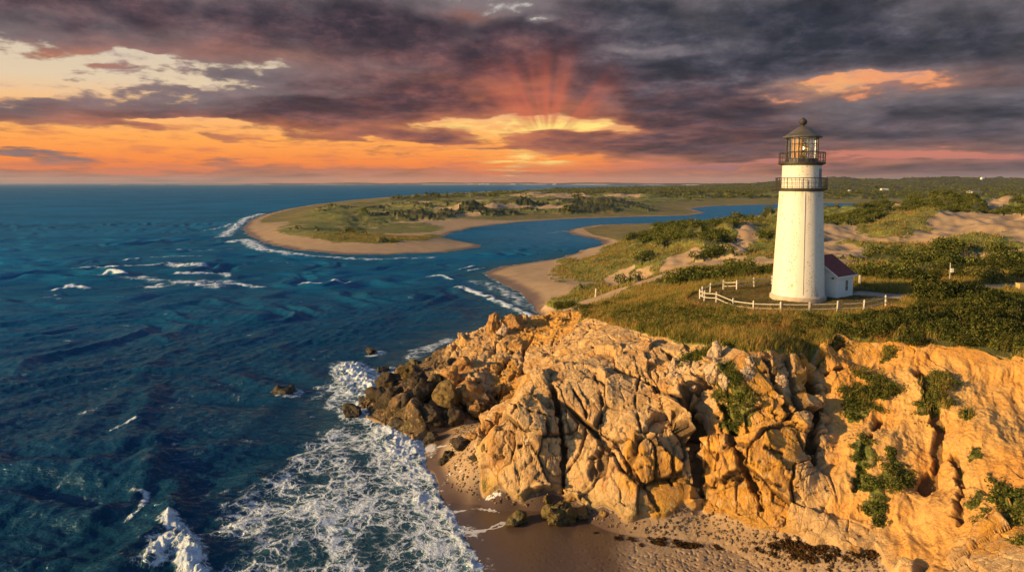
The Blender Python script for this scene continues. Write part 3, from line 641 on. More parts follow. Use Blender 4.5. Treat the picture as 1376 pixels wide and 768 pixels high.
# turf spilling over the lip and pockets of green on ledges
vr = 0
for b in [(930, 490, 40, 6), (1000, 535, 40, 7), (975, 512, 26, 8), (1170, 520, 26, 12), (1150, 540, 26, 10), (1250, 540, 20, 14), (1160, 620, 16, 16), (1185, 665, 18, 14), (1330, 645, 6, 6), (1350, 665, 36, 16), (1210, 630, 26, 8), (1300, 620, 26, 8),
          (860, 430, 50, 10), (790, 428, 24, 5), (1100, 448, 40, 10), (1060, 462, 30, 12), (1270, 560, 10, 5), (1300, 560, 8, 4), (1330, 575, 8, 4), (1190, 470, 14, 6), (1360, 730, 30, 10)]:
    vr = np.maximum(vr, wblob(*b))
nD = fbm(x_ / 1.3, y_ / 1.3, z_ / 1.3, 4, 104, .6)
pocket = sstep(.50, .64, vr * .75 + nB * .30 + nD * .32 - .05)
veg_r = np.clip(pocket * .95, 0, 1)
veg = veg * (1 - rock) + rock * veg_r
scr = scr * (1 - rock) + rock * veg_r * .5
wet = sstep(4.6, 1.0, sdr + nA * 1.3) * sstep(1.2, .5, hgt_) * np.where(rgr < 125, 1, .8)
wetb = np.exp(-(((x_ - 1.5) / 6.5) ** 2 + ((y_ - 47) / 9) ** 2)) * (rgr < 70); wet = np.maximum(wet, sstep(.22, .50, wetb + nA * .2))
wet = wet * (1 - rock)
algae = rock * sstep(2.6, .9, z_ + nB * .5) * sstep(0, -1, -hgt_)
dark = rock * np.maximum(sstep(4.0, 2.2, z_ + nB * .8) * sstep(64, 68, y_) * sstep(3, -4, x_), sstep(.9, .2, z_ + nB * .3))
ochre = np.clip(.45 + .7 * nC[:] * 0 + fbm(x_ / 3.5, y_ / 3.5, z_ / 3.5, 3, 111) * .9, 0, 1) 
och2 = 0
for b in [(1140, 490, 40, 16), (1080, 480, 16, 16), (1200, 470, 60, 8), (1320, 470, 80, 8), (900, 660, 50, 14), (850, 640, 30, 14), (1020, 600, 60, 40), (740, 440, 60, 18), (680, 510, 24, 24), (980, 640, 50, 30), (1340, 710, 40, 30)]:
    och2 = np.maximum(och2, wblob(*b))
ochre = np.clip(ochre * .55 + .75 * sstep(.3, .75, och2 + nB * .12) - .35 * sstep(.4, .8, np.maximum(wblob(790, 550, 70, 60), wblob(960, 480, 60, 18))), 0, 1)
crk_shade = cr_full
_s = np.where((scr > .2) & (rgr < 700) & (rgr > 40) & (rock < .1) & (pd_ > 3))[0]
_f1, _f2, _v = worley(np.stack([x_[_s] / 2.9, y_[_s] / 2.9, x_[_s] * 0 + .5], 1), 141)
_g1, _g2, _gv = worley(np.stack([x_[_s] / 7.5, y_[_s] / 7.5, x_[_s] * 0 + .5], 1), 142)
dome = (np.sqrt(np.clip(1 - (_f1 / .75) ** 2, 0, 1)) * 1.0 + np.sqrt(np.clip(1 - (_g1 / .7) ** 2, 0, 1)) * 1.5 * sstep(110, 160, rgr[_s])) * sstep(.35, .75, scr[_s])
V[_s, 2] += dome * (.75 + .25 * nB[_s]) * np.where(rgr[_s] < 110, .55, 1.0)
mA = np.stack([rock, veg, scr, wet], 1); mB = np.stack([ochre, algae, dark, marsh], 1); swash = np.zeros(len(V), np.float32); _w = np.where((rgr < 90) & (rock < .5) & (hgt_ < 1.5) & (hgt_ > -.5))[0]
for L in ([(590, 600), (620, 590), (650, 600), (668, 612)], [(592, 640), (625, 632), (650, 640), (640, 655), (610, 650)], [(598, 690), (640, 682), (670, 688)], [(608, 715), (650, 712), (690, 700)], [(575, 612), (600, 622), (628, 622)], [(590, 662), (630, 668), (672, 662)], [(622, 745), (660, 735), (700, 738)]):
    q_l = np.array([hit(*a)[:2] for a in L]); dd_, _ = seg_dist(x_[_w], y_[_w], q_l, False); swash[_w] = np.maximum(swash[_w], np.exp(-(np.abs(dd_ + nD[_w] * .35) / .16) ** 2) * (.6 + nB[_w]))
swash[_w] = np.maximum(swash[_w], sstep(2.6, .2, sdr[_w] + nA[_w]) * .55 * (x_[_w] < 8) * (.7 + nB[_w]))
mC = np.stack([soft, crk_shade, mown, np.clip(swash, 0, 1)], 1)
keep = (np.where(hgt_ > -1.6, 1, 0)).astype(bool).reshape(nr, na)
kf = keep[:-1, :-1] & keep[1:, :-1] & keep[:-1, 1:] & keep[1:, 1:]
ii, jj = np.nonzero(kf)
b0 = (ii * na + jj)
Fq = np.stack([b0, b0 + 1, b0 + na + 1, b0 + na], 1)[:, ::-1]
Fq = Fq[:, ::-1] if True else Fq
used = np.zeros(len(V), bool); used[Fq.ravel()] = True
remap = np.cumsum(used) - 1
print('terrain verts', used.sum(), 'faces', len(Fq), 'rbf', len(brk))

# ---- terrain material
m = bpy.data.materials.new('ground'); m.use_nodes = True; g = G(m.node_tree)
pos = g.x(g.new('ShaderNodeNewGeometry').outputs['Position'])
nrm = g.new('ShaderNodeNewGeometry')
aA, aB, aC = g.attr('mA'), g.attr('mB'), g.attr('mC')
rock_, veg_, scr_ = g.xyz(aA.outputs['Color']); wet_ = g.x(aA.outputs['Alpha'])
och_, alg_, drk_ = g.xyz(aB.outputs['Color']); mar_ = g.x(aB.outputs['Alpha'])
soft_, crk_shade_, mow_ = g.xyz(aC.outputs['Color'])
nzt = g.xyz(g.x(nrm.outputs['True Normal']))[2]
cdist = g.vm('LENGTH', pos)
f1 = g.noise(pos, 1.7, 8, .6); f2 = g.noise(pos, .23, 6, .55); f3 = g.noise(pos, 9.0, 5, .6); f4 = g.noise(pos, .035, 5, .6)
tl = g.vm('MULTIPLY', pos, (1.0, 1.0, .35)); streak = g.noise(g.vm('ADD', tl, (3, 1, 0)), .9, 6, .6, .6)
rc = g.mix(och_.smooth(.15, .85), (.52, .345, .17), (.53, .265, .042))
rc = g.mix(streak.smooth(.40, .68) * .65, rc, (.30, .17, .07))
rc = g.mix(f1.smooth(.50, .70) * .5, rc, (.60, .45, .27))
rc = g.mix((f3.smooth(.52, .72)) * .35, rc, (.20, .13, .07))
lich = g.noise(pos, .6, 8, .7); rc = g.mix(lich.smooth(.56, .66) * .5, rc, (.26, .20, .14)); rc = g.mix(g.noise(pos, .35, 5, .6).smooth(.54, .64) * .45, rc, (.36, .16, .04)); rc = g.mix(g.noise(g.vm('ADD', pos, (9, 4, 2)), 2.6, 7, .75).smooth(.60, .68) * .6, rc, (.11, .065, .035))
sc = g.mix(f2.smooth(.3, .7), (.55, .335, .12), (.55, .26, .055)); sc = g.mix(f1.smooth(.5, .72) * .5, sc, (.34, .17, .06))
sc = g.mix(g.noise(g.vm('MULTIPLY', pos, (1, 1, .3)), 3.5, 5, .7).smooth(.56, .70) * .5, sc, (.25, .15, .07))
rc = g.mix(soft_, rc, sc)
rc = g.mix(crk_shade_.smooth(.30, .8) * .75, rc, (.075, .042, .02))  # dark joints, plus shade of clefts and ledges painted into the rock colour
rc = g.mix(g.noise(g.vm('MULTIPLY', pos, (1, 1, .25)), 1.1, 6, .65).smooth(.56, .70) * .5, rc, (.16, .085, .03))
rc = g.mix((alg_ * f1.smooth(.35, .6)).clamp() * .85, rc, (.13, .11, .018))
rc = g.mix(drk_ * f1.smooth(.25, .5) * .88, rc, (.038, .028, .018))
sand = g.mix(f2.smooth(.35, .65), (.37, .265, .165), (.32, .215, .125)); sand = g.mix(f1.smooth(.45, .75) * .35, sand, (.30, .20, .13))
speck = g.voro(g.vm('ADD', pos, g.vm('SCALE', g.noise(pos, 2.0, 3, .6, color=True), c=.6)), 1.6).smooth(.16, .07) * g.noise(pos, .22, 3, .5).smooth(.52, .62) * cdist.smooth(62.0, 58.0)
sand = g.mix(speck * .75, sand, (.07, .045, .03))
wrack = g.noise(g.vm('MULTIPLY', pos, (.5, 1.4, 1)), .8, 6, .7).smooth(.60, .68) * g.noise(pos, .12, 3, .5).smooth(.42, .55); sand = g.mix(wrack * .55, sand, (.12, .075, .045))
swf = (g.x(aC.outputs['Alpha']) + (g.noise(pos, 4.0, 5, .7) - .5) * 1.1).smooth(.5, .75)
sand = g.mix(wet_ * .94, sand, (.070, .045, .034))
sand = g.mix(swf * .8, sand, (.62, .62, .64))
gr = g.mix(f2.smooth(.3, .7), (.120, .150, .024), (.21, .185, .042)); gr = g.mix(f1.smooth(.35, .7) * .6, gr, (.055, .06, .016)); gr = g.mix(g.noise(pos, .07, 6, .65).smooth(.46, .6) * cdist.smooth(100.0, 250.0) * .7, gr, (.05, .06, .018)); gr = g.mix(g.noise(g.vm('ADD', pos, (50, 20, 0)), .05, 7, .65).smooth(.55, .64) * cdist.smooth(200.0, 350.0) * .8, gr, (.34, .25, .14)); gr = g.mix(f4.smooth(.4, .65) * .5, gr, (.13, .16, .025))
tuft = g.voro(pos, .55).smooth(.6, .1); gr = g.mix(tuft * .35, gr, (.05, .05, .016))
gr = g.mix(g.noise(pos, .5, 6, .65).smooth(.56, .66) * .5, gr, (.28, .19, .10))
sr = g.mix(f1.smooth(.35, .65), (.030, .038, .012), (.085, .085, .026)); sr = g.mix(f2.smooth(.5, .7) * .5, sr, (.13, .11, .035))
far_v = g.voro(pos, .12).smooth(.1, .7); sr = g.mix(far_v * .5, sr, (.020, .026, .010))
ms = g.mix(f4.smooth(.4, .6), (.14, .13, .035), (.22, .16, .055)); ms = g.mix(f2.smooth(.45, .6) * .5, ms, (.08, .085, .028))
vc = g.mix((scr_ + (f1 - .5) * .8).smooth(.35, .65), gr, sr)
vc = g.mix(mar_, vc, ms)
vc = g.mix(mow_ * .7, vc, g.mix(g.noise(pos, .45, 5, .6).smooth(.42, .6), (.15, .105, .045), (.075, .075, .022)))
vmask = (veg_ + (f1 - .5) * .9 + (f3 - .5) * .35).smooth(.38, .62)
base = g.mix(rock_.smooth(.3, .6), sand, rc)
base = g.mix(vmask, base, vc)
b1 = g.noise(pos, 2.2, 9, .65); b2 = g.voro(g.vm('MULTIPLY', g.vm('ADD', pos, g.vm('SCALE', g.noise(pos, 1.5, 3, .6, color=True), c=.3)), (1.0, 1.0, .6)), .8, 'DISTANCE_TO_EDGE').smooth(0.0, .02)
b3 = g.noise(pos, 12.0, 6, .7)
def blocks(sc, off):
    n = g.new('ShaderNodeTexVoronoi', distance='CHEBYCHEV'); g.set(n.inputs['Vector'], g.vm('ADD', g.vm('MULTIPLY', g.vm('ADD', pos, g.vm('SCALE', g.noise(pos, 3.0, 3, .6, color=True), c=.25)), (1.0, .8, .62)), (off, off, 0))); n.inputs['Scale'].default_value = sc
    return g.xyz(g.x(n.outputs['Color']))[0]
blk = blocks(1.3, 0.0) * .30 + blocks(3.1, 4.0) * .13
hb = b1 * (rock_ * .40 + .12) + b2 * rock_ * (1.0 - soft_) * .10 + blk * rock_ * (1.0 - soft_ * .8) + b3 * .07 + g.noise(pos, .8, 5, .6) * veg_ * .9 + speck * .05
bn = g.bump(hb, .55, .9)
bs = g.new('ShaderNodeBsdfPrincipled'); g.set(bs.inputs['Base Color'], base)
g.set(bs.inputs['Roughness'], (1.0 - wet_ * (1.0 - vmask) * .68) * .92); bs.inputs['Specular IOR Level'].default_value = .35
g.set(bs.inputs['Normal'], g.mix(wet_ * (1.0 - rock_), bn, nrm.outputs['Normal']))
o_ = g.new('ShaderNodeOutputMaterial'); m.node_tree.links.new(bs.outputs[0], o_.inputs[0])
gm = m
me = make_mesh('ground', V[used], remap[Fq], gm, {'mA': mA[used], 'mB': mB[used], 'mC': mC[used]})
link('ground', me, kind='structure')
# ------------------------------------------------------------------ the sea
SR = rows([(21, 400, 0, .0034), (400, 60000, 0, .014)])
SA = np.radians(np.linspace(-47, 41, int(1350 * DET)))
sn, sm = len(SR), len(SA)
sx = (SR[:, None] * np.sin(SA)[None]); sy = (SR[:, None] * np.cos(SA)[None])
Rc, Ac = SR[::4], SA[::4]
if (sn - 1) % 4: Rc = np.append(Rc, 2 * Rc[-1] - Rc[-2])
if (sm - 1) % 4: Ac = np.append(Ac, 2 * Ac[-1] - Ac[-2])
d_c, in_c = seg_dist(Rc[:, None] * np.sin(Ac)[None], Rc[:, None] * np.cos(Ac)[None], coast)
ssd = upsample(np.where(in_c, -d_c, d_c), sn, sm, 4)       # positive out at sea
sx, sy = sx.astype(np.float32), sy.astype(np.float32); sr_ = np.hypot(sx, sy)
ssd = ssd - np.exp(-((sy - 52) / 14) ** 2) * 1.5 * perlin(sx / 4.5, sy / 4.5, 0.5, 7) + fbm(sx / 9, sy / 9, 3.0, 3, 2) * -np.clip(0.9 + 0.006 * sr_, 0, 4) * 0.6
lag = ((sx > -40 + 0 * sy) & (sy > 270)) | ((sx > 20) & (sy > 200))
calm = np.where(lag, .25, 1.0)
open_ = sstep(0, 25, ssd) * calm
foot_ = np.maximum(.08, sr_ ** 2 / (26 * 683))              # ground footprint of a far ripple
wob1 = fbm(sx / 30, sy / 30, 0.0, 2, 201); z = np.zeros_like(sx)
rs = np.random.RandomState(8)
for i in range(26):
    Lw = 1.6 * 1.17 ** i * .55; a = math.radians(-68 + rs.normal() * 26)
    k = 2 * PI / Lw; amp = .0155 * Lw ** .82 * (1.7 if Lw < 3.5 else 1.0) * (.75 if Lw > 14 else 1.0)
    ph = rs.rand() * 6.28
    fade = sstep(1.0, .28, foot_ / Lw)
    arg = k * (sx * math.cos(a) + sy * math.sin(a)) + ph + wob1 * 2.2 * (1 + .2 * i)
    s_ = np.sin(arg)
    z += amp * fade * (1 - 2 * np.abs(np.sin(arg / 2 + .5 * wob1)) * .6 + .35 * s_)
z += .10 * fbm(sx / 1.1, sy / .8, 0.0, 3, 207) * sstep(260, 90, sr_)
z -= z[(sr_ < 200) & (ssd > 10)].mean()
z *= open_ * .9 + .06
# swell crests rolling in and the breakers
foam = np.zeros_like(sx); lift = np.zeros_like(sx); under = np.zeros_like(sx)
fn = fbm(sx / 2.3, sy / 2.3, 0.0, 4, 211, .6); fn2 = fbm(sx / .8, sy / .8, 0.0, 3, 212, .6); fl = fbm(sx / 7, sy / 7, 0.0, 3, 213)
fpx = fbm(sx / np.maximum(1, sr_ / 60), sy / np.maximum(1, sr_ / 60) * .4, 0.0, 3, 216, .6)
def poly_w(L): return np.array([pt(u, v, z=0)[:2] for u, v in L])
def near_line(L, wid):
    P_ = poly_w(L); d = np.full(sx.shape, 99., np.float32)
    m_ = (sx > P_[:, 0].min() - 5 * wid) & (sx < P_[:, 0].max() + 5 * wid) & (sy > P_[:, 1].min() - 5 * wid) & (sy < P_[:, 1].max() + 5 * wid)
    dd, _ = seg_dist(sx[m_], sy[m_], P_, False); d[m_] = dd; return d
# main wash: a broad field of lace foam on the near shore
surf = poly_w([(432, 520), (458, 498), (480, 488), (508, 505), (540, 560), (560, 590), (575, 620), (600, 678), (645, 768), (690, 860), (200, 900), (235, 790), (262, 745), (300, 700), (345, 668), (395, 615), (440, 590), (455, 560), (430, 545)])
dd, ii_ = seg_dist(sx, sy, surf); sfd = np.where(ii_, dd, -dd)
foam = np.maximum(foam, sstep(-2.2, 2.6, sfd + fl * 2.6 + fn * .9) * (.42 + .30 * fl))
for L, wd, am in [([(505, 520), (540, 565), (570, 600), (585, 650), (612, 700), (648, 768), (680, 830)], 1.5, .95), ([(520, 560), (560, 590), (575, 610)], 2.2, 1.0), ([(490, 500), (500, 520), (530, 560)], 2.0, 1.1),
                  ([(560, 580), (595, 560), (640, 600)], 1.2, .0), ([(500, 600), (540, 640), (575, 700), (600, 768)], 2.2, .72), ([(440, 580), (470, 640), (520, 700)], 1.5, .55), ([(380, 650), (440, 700), (470, 760)], 1.6, .6),
                  ([(455, 495), (478, 500), (492, 515)], 1.3, 1.0), ([(560, 470), (590, 462), (604, 456)], 1.3, .62), ([(550, 480), (572, 470)], 1.6, .5), ([(425, 520), (455, 528), (440, 545), (470, 560)], .8, .55)]:
    if am: foam = np.maximum(foam, am * np.exp(-(near_line(L, wd) / wd) ** 2) * (1 + .35 * fn))
for L, wd, am, lf in [([(205, 760), (222, 732), (246, 738), (262, 768), (270, 800)], .85, 1.2, .5), ([(225, 705), (240, 712), (262, 745)], .7, .9, .35), ([(178, 660), (197, 663), (190, 690), (170, 702)], .28, .6, .1),
                      ([(150, 580), (166, 574), (182, 568)], .32, .75, .15), ([(470, 492), (490, 512), (505, 530)], 1.9, 1.3, .5), ([(495, 545), (520, 572), (550, 600)], 2.3, 1.2, .2), ([(455, 500), (470, 530)], 1.3, .9, .15), ([(520, 590), (550, 625), (565, 670)], 2.0, .95, .12), ([(600, 690), (640, 768), (672, 830)], .5, 1.0, .08), ([(560, 610), (585, 655), (603, 700)], .5, 1.0, .08)]:
    e = np.exp(-(near_line(L, wd) / wd) ** 2)
    foam = np.maximum(foam, am * e * (1 + .5 * fn)); lift += lf * e * (.55 + 1.0 * np.abs(fn) + .6 * fn2)
for L, wd, lf in [([(130, 560), (175, 520), (205, 488), (235, 470)], 1.6, .38), ([(110, 640), (165, 600), (190, 560), (205, 520)], 1.5, .5), ([(120, 700), (170, 680), (200, 640), (210, 590)], 1.3, .55), ([(150, 768), (200, 725), (230, 690), (238, 650)], 1.4, .65),
                  ([(300, 600), (350, 560), (380, 530)], 1.8, .22), ([(20, 660), (80, 600), (110, 560)], 1.8, .25)]:
    e = np.exp(-(near_line(L, wd) / wd) ** 2); lift += lf * e * (1 + .3 * fl); under = np.maximum(under, e * .8)
# white caps further out
caps = [([(76, 389), (95, 384), (118, 388)], 1.1, 1.1), ([(100, 360), (130, 358), (155, 360)], 1.6, .8), ([(130, 369), (150, 365), (166, 368)], 1.4, 1.0), ([(165, 349), (185, 347)], 1.2, .9), ([(180, 357), (230, 355), (270, 358)], 4.5, .78), ([(205, 345), (270, 343)], 1.4, .66),
        ([(240, 368), (300, 366), (310, 371)], 2.0, .75), ([(290, 384), (320, 381), (357, 385)], 1.3, 1.0), ([(200, 385), (250, 380), (290, 386)], 3.2, .72), ([(405, 381), (440, 379), (468, 378)], 1.0, 1.0), ([(170, 372), (220, 376), (300, 378)], 4.0, .66), ([(60, 400), (75, 396)], 1.0, .5), ([(20, 330), (60, 329)], 1.6, .45),
        ([(575, 371), (600, 372), (608, 376)], 1.0, .95), ([(618, 362), (636, 358)], .9, .8), ([(630, 364), (650, 361)], .9, .8), ([(615, 385), (640, 392), (668, 405), (690, 414), (722, 430)], 1.5, .95), ([(640, 378), (665, 385), (690, 398), (715, 415)], 4.0, .55),
        ([(300, 318), (312, 308), (330, 294), (352, 287)], 4.5, .75), ([(312, 325), (330, 322), (352, 335), (400, 342)], 4.2, .8), ([(270, 310), (300, 305), (310, 300)], 2.5, .6), ([(360, 338), (420, 344), (500, 348), (580, 345)], 3.2, .6), ([(210, 322), (240, 321)], 1.5, .4), ([(360, 292), (384, 284)], 3, .6),
        ([(740, 313), (765, 309), (790, 305)], 3.0, .4), ([(600, 315), (625, 312)], 3.5, .35), ([(230, 334), (260, 336), (310, 334)], 2.0, .45), ([(540, 395), (556, 403)], .8, .3), ([(30, 345), (60, 343)], 1.4, .4), ([(330, 355), (370, 350), (420, 356)], 2.2, .35), ([(0, 300), (30, 299)], 2, .3), ([(330, 450), (345, 447)], .5, .3)]
for L, wd, am in caps:
    e = np.exp(-(near_line(L, wd) / wd) ** 2)
    foam = np.maximum(foam, am * e * (1.0 + .75 * fn + .25 * fpx)); lift += .3 * e * (am > .7) * (1 + .5 * fn)
rndcap = sstep(.80, 1.15, fbm(sx / 7, sy / 2.6, 0.0, 3, 231, .6) + .15 * fl) * sstep(90, 140, sr_) * sstep(520, 260, sr_) * np.where(lag, 0, 1) * sstep(20, 60, ssd)
foam = np.maximum(foam, rndcap * .7)
foam = np.maximum(foam, sstep(1.4, .1, ssd) * .55 * (1 + .4 * fn) * np.where(lag, .6, 1)) * sstep(-1.2, -.3, ssd)
# rings of foam round the rocks that stand in the water
rocks_w = [(375, 531, 2.0, .55), (497, 474, 1.4, .6), (470, 558, 1.6, .8), (513, 497, 1.6, .5), (579, 598, 1.2, .55), (553, 495, 2.0, .5)]
for u, v, rr_, am in rocks_w:
    p_ = pt(u, v, z=0); foam = np.maximum(foam, am * np.exp(-((np.hypot(sx - p_[0] - .6, sy - p_[1]) - rr_ * .8) / 1.0) ** 2) * np.clip(.55 + 1.1 * fn + .25 * (sx - p_[0]), 0, 1.3))
foamc = np.clip(foam, 0, 1.3)
z = z + lift * sstep(0, 1.0, ssd + .6) + np.clip(foamc - .35, 0, 1) * (.11 * np.abs(fn2) + .09 * fn) * sstep(130, 80, sr_)
lagf = sstep(-40, 25, sx) * sstep(245, 330, sy) + sstep(20, 60, sx) * sstep(180, 260, sy); lagf = np.clip(lagf, 0, 1)
shal = np.clip(np.exp(-np.clip(ssd, 0, 99) / 9.0) * np.where(lag, .5, 1) , 0, 1)
shal = np.maximum(shal, .55 * sstep(-6, 6, sfd))
thin = sstep(.0, 1.6, ssd)
SV = np.stack([sx, sy, z], -1).reshape(-1, 3)
kp = ssd > -2.5
kf = kp[:-1, :-1] | kp[1:, :-1] | kp[:-1, 1:] | kp[1:, 1:]
ii, jj = np.nonzero(kf); b0 = ii * sm + jj
Fq = np.stack([b0, b0 + 1, b0 + sm + 1, b0 + sm], 1)
used = np.zeros(len(SV), bool); used[Fq.ravel()] = True; remap = np.cumsum(used) - 1
print('sea verts', used.sum())
att = np.stack([np.clip(foamc, 0, 1.3), shal, under, lagf], -1).reshape(-1, 4)
m = bpy.data.materials.new('sea_water'); m.use_nodes = True; g = G(m.node_tree)
pos = g.x(g.new('ShaderNodeNewGeometry').outputs['Position'])
wa = g.attr('wA'); fo_, sh_, un_ = g.xyz(wa.outputs['Color']); lg_ = g.x(wa.outputs['Alpha'])
dist = g.vm('LENGTH', pos)
w1 = g.vm('SUBTRACT', g.noise(pos, .55, 4, .6, color=True), (.5, .5, .5)); w2 = g.vm('SUBTRACT', g.noise(pos, 2.4, 3, .6, color=True), (.5, .5, .5))
pw = g.vm('ADD', g.vm('ADD', pos, g.vm('SCALE', w1, c=1.7)), g.vm('SCALE', w2, c=.42))
e1 = g.voro(pw, .62, 'DISTANCE_TO_EDGE'); e2 = g.voro(g.vm('ADD', pw, (5, 3, 0)), 1.55, 'DISTANCE_TO_EDGE'); 
nf = g.noise(pos, .9, 7, .65); nfb = g.noise(pos, .26, 5, .6)
thr0 = (fo_ + (nfb - .5) * .8).smooth(.15, .9) * fo_.smooth(.05, .3)
thr = (fo_ + (nf - .5) * .75 + (nfb - .5) * 1.3)
lace = e1.smooth(.0, thr.max(.02) * .34 + .004, 1.0, 0.0).max(e2.smooth(0.0, thr.max(.02) * .26 + .003, 1.0, 0.0) * .92) * thr.smooth(.16, .42)
solid = (thr + (g.noise(pos, 3.2, 6, .7) - .5) * .9).smooth(.72, 1.02)
farf = dist.smooth(95.0, 150.0)
farfoam = (fo_ + (g.noise(g.vm('MULTIPLY', pos, (.35, .9, 1)), .7, 6, .65) - .5) * 1.4).smooth(.38, .98)
fm = g.mix(farf, lace.max(solid), farfoam.max(solid * .8)); fm = g.xyz(fm)[0].clamp()
n_b = g.noise(pos, .012, 5, .6)
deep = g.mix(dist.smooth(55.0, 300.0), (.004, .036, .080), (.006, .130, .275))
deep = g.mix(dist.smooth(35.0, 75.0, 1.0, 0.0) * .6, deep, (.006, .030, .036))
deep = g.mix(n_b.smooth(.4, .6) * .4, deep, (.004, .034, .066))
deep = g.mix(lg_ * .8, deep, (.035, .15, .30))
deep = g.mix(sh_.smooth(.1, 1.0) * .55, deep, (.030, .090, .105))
milk = (thr0 * g.noise(pos, 1.3, 6, .65).smooth(.3, .7)).clamp()
deep = g.mix(milk * .75, deep, (.16, .30, .36))
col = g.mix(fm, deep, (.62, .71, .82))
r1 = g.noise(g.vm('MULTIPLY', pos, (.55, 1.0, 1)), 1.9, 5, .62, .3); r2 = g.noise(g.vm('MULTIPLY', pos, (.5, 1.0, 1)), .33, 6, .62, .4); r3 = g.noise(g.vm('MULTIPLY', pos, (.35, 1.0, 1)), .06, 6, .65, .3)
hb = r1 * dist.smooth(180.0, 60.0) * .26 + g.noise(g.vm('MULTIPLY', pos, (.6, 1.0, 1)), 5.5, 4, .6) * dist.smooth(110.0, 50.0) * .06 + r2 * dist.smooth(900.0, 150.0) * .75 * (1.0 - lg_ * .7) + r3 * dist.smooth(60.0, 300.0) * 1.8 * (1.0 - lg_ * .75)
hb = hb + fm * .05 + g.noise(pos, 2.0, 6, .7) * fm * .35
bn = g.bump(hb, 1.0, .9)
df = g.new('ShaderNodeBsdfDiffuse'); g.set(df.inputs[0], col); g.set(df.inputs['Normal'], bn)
gl = g.new('ShaderNodeBsdfGlossy'); gl.inputs[0].default_value = (.42, .70, 1, 1); g.set(gl.inputs['Normal'], bn); g.set(gl.inputs['Roughness'], dist.smooth(60.0, 900.0, .10, .35))
fre = g.new('ShaderNodeFresnel'); fre.inputs[0].default_value = 1.33; g.set(fre.inputs['Normal'], bn)
bs = g.new('ShaderNodeMixShader'); g.set(bs.inputs[0], (g.x(fre.outputs[0]) * .75).min(dist.smooth(35.0, 220.0, .50, .10)) * (1.0 - fm))
m.node_tree.links.new(df.outputs[0], bs.inputs[1]); m.node_tree.links.new(gl.outputs[0], bs.inputs[2])
o_ = g.new('ShaderNodeOutputMaterial'); m.node_tree.links.new(bs.outputs[0], o_.inputs[0])
me = make_mesh('sea', SV[used], remap[Fq], m, {'wA': att[used]})
link('sea', me, kind='structure')
# ------------------------------------------------------------------ builders for made things
class MB:
    def __init__(s): s.v, s.f = [], []
    def add(s, v, f):
        n = len(s.v); s.v += [tuple(q) for q in v]; s.f += [tuple(i + n for i in q) for q in f]; return s
    def box(s, c, size, rz=0.0, taper=1.0):
        a, b, h = size[0] / 2, size[1] / 2, size[2] / 2; ca, sa = math.cos(rz), math.sin(rz); v = []
        for z in (-h, h):
            k = taper if z > 0 else 1
            for x, y in ((-a, -b), (a, -b), (a, b), (-a, b)): v.append((c[0] + (x * ca - y * sa) * k, c[1] + (x * sa + y * ca) * k, c[2] + z))
        return s.add(v, [(3, 2, 1, 0), (4, 5, 6, 7), (0, 1, 5, 4), (1, 2, 6, 5), (2, 3, 7, 6), (3, 0, 4, 7)])
    def bar(s, a, b, r, n=6):
        a, b = np.array(a, float), np.array(b, float); d = b - a; d /= np.linalg.norm(d) + 1e-9
        u = np.cross(d, (0, 0, 1.0)); u = np.array((1.0, 0, 0)) if np.linalg.norm(u) < 1e-3 else u / np.linalg.norm(u); w_ = np.cross(d, u); v = []
        for p in (a, b):
            for i in range(n): t = 2 * PI * i / n; v.append(p + (u * math.cos(t) + w_ * math.sin(t)) * r)
        return s.add(v, [(i, (i + 1) % n, n + (i + 1) % n, n + i) for i in range(n)] + [tuple(range(n))[::-1], tuple(range(n, 2 * n))])
    def lathe(s, prof, n=48, c=(0, 0), ph=0.0):
        v = []; f = []
        for r, z in prof:
            for i in range(n): t = 2 * PI * i / n + ph; v.append((c[0] + r * math.cos(t), c[1] + r * math.sin(t), z))
        for k in range(len(prof) - 1):
            for i in range(n): f.append((k * n + i, k * n + (i + 1) % n, (k + 1) * n + (i + 1) % n, (k + 1) * n + i))
        if prof[0][0] > 1e-6: f.append(tuple(range(n))[::-1])
        if prof[-1][0] > 1e-6: f.append(tuple(range((len(prof) - 1) * n, len(prof) * n)))
        return s.add(v, f)
    def build(s, name, mat, parent=None, smooth=None, bevel=0.0, **kw):
        me = bpy.data.meshes.new(name); me.from_pydata(s.v, [], s.f); me.materials.append(mat); me.update()
        if smooth is not None:
            me.polygons.foreach_set('use_smooth', np.full(len(me.polygons), True)); me.set_sharp_from_angle(angle=rad(smooth))
        o = link(name, me, parent, **kw)
        if bevel: b = o.modifiers.new('bevel', 'BEVEL'); b.width = bevel; b.segments = 2
        return o
def mat(name, fn):
    m = bpy.data.materials.new(name); m.use_nodes = True; g = G(m.node_tree)
    bs = g.new('ShaderNodeBsdfPrincipled'); o = g.new('ShaderNodeOutputMaterial'); m.node_tree.links.new(bs.outputs[0], o.inputs[0])
    pos = g.x(g.new('ShaderNodeNewGeometry').outputs['Position'])
    obj_ = g.x(g.new('ShaderNodeTexCoord').outputs['Object'])
    fn(g, bs, pos, obj_); return m
def simple(c, rough=.6, var=.25, sc=3.0, metal=0.0, spec=.4, bump=.02):
    def f(g, bs, pos, ob):
        n = g.noise(pos, sc, 5, .6); g.set(bs.inputs['Base Color'], g.mix(n.smooth(.3, .7) * var, c, tuple(q * .55 for q in c)))
        bs.inputs['Roughness'].default_value = rough; bs.inputs['Metallic'].default_value = metal; bs.inputs['Specular IOR Level'].default_value = spec
        g.set(bs.inputs['Normal'], g.bump(g.noise(pos, sc * 4, 4, .6), bump, .6))
    return f
def empty(name, loc, rz=0.0, **kw):
    o = bpy.data.objects.new(name, None); C.objects.link(o); o.location = loc; o.rotation_euler = (0, 0, rz)
    for k, v in kw.items(): o[k] = v
    return o

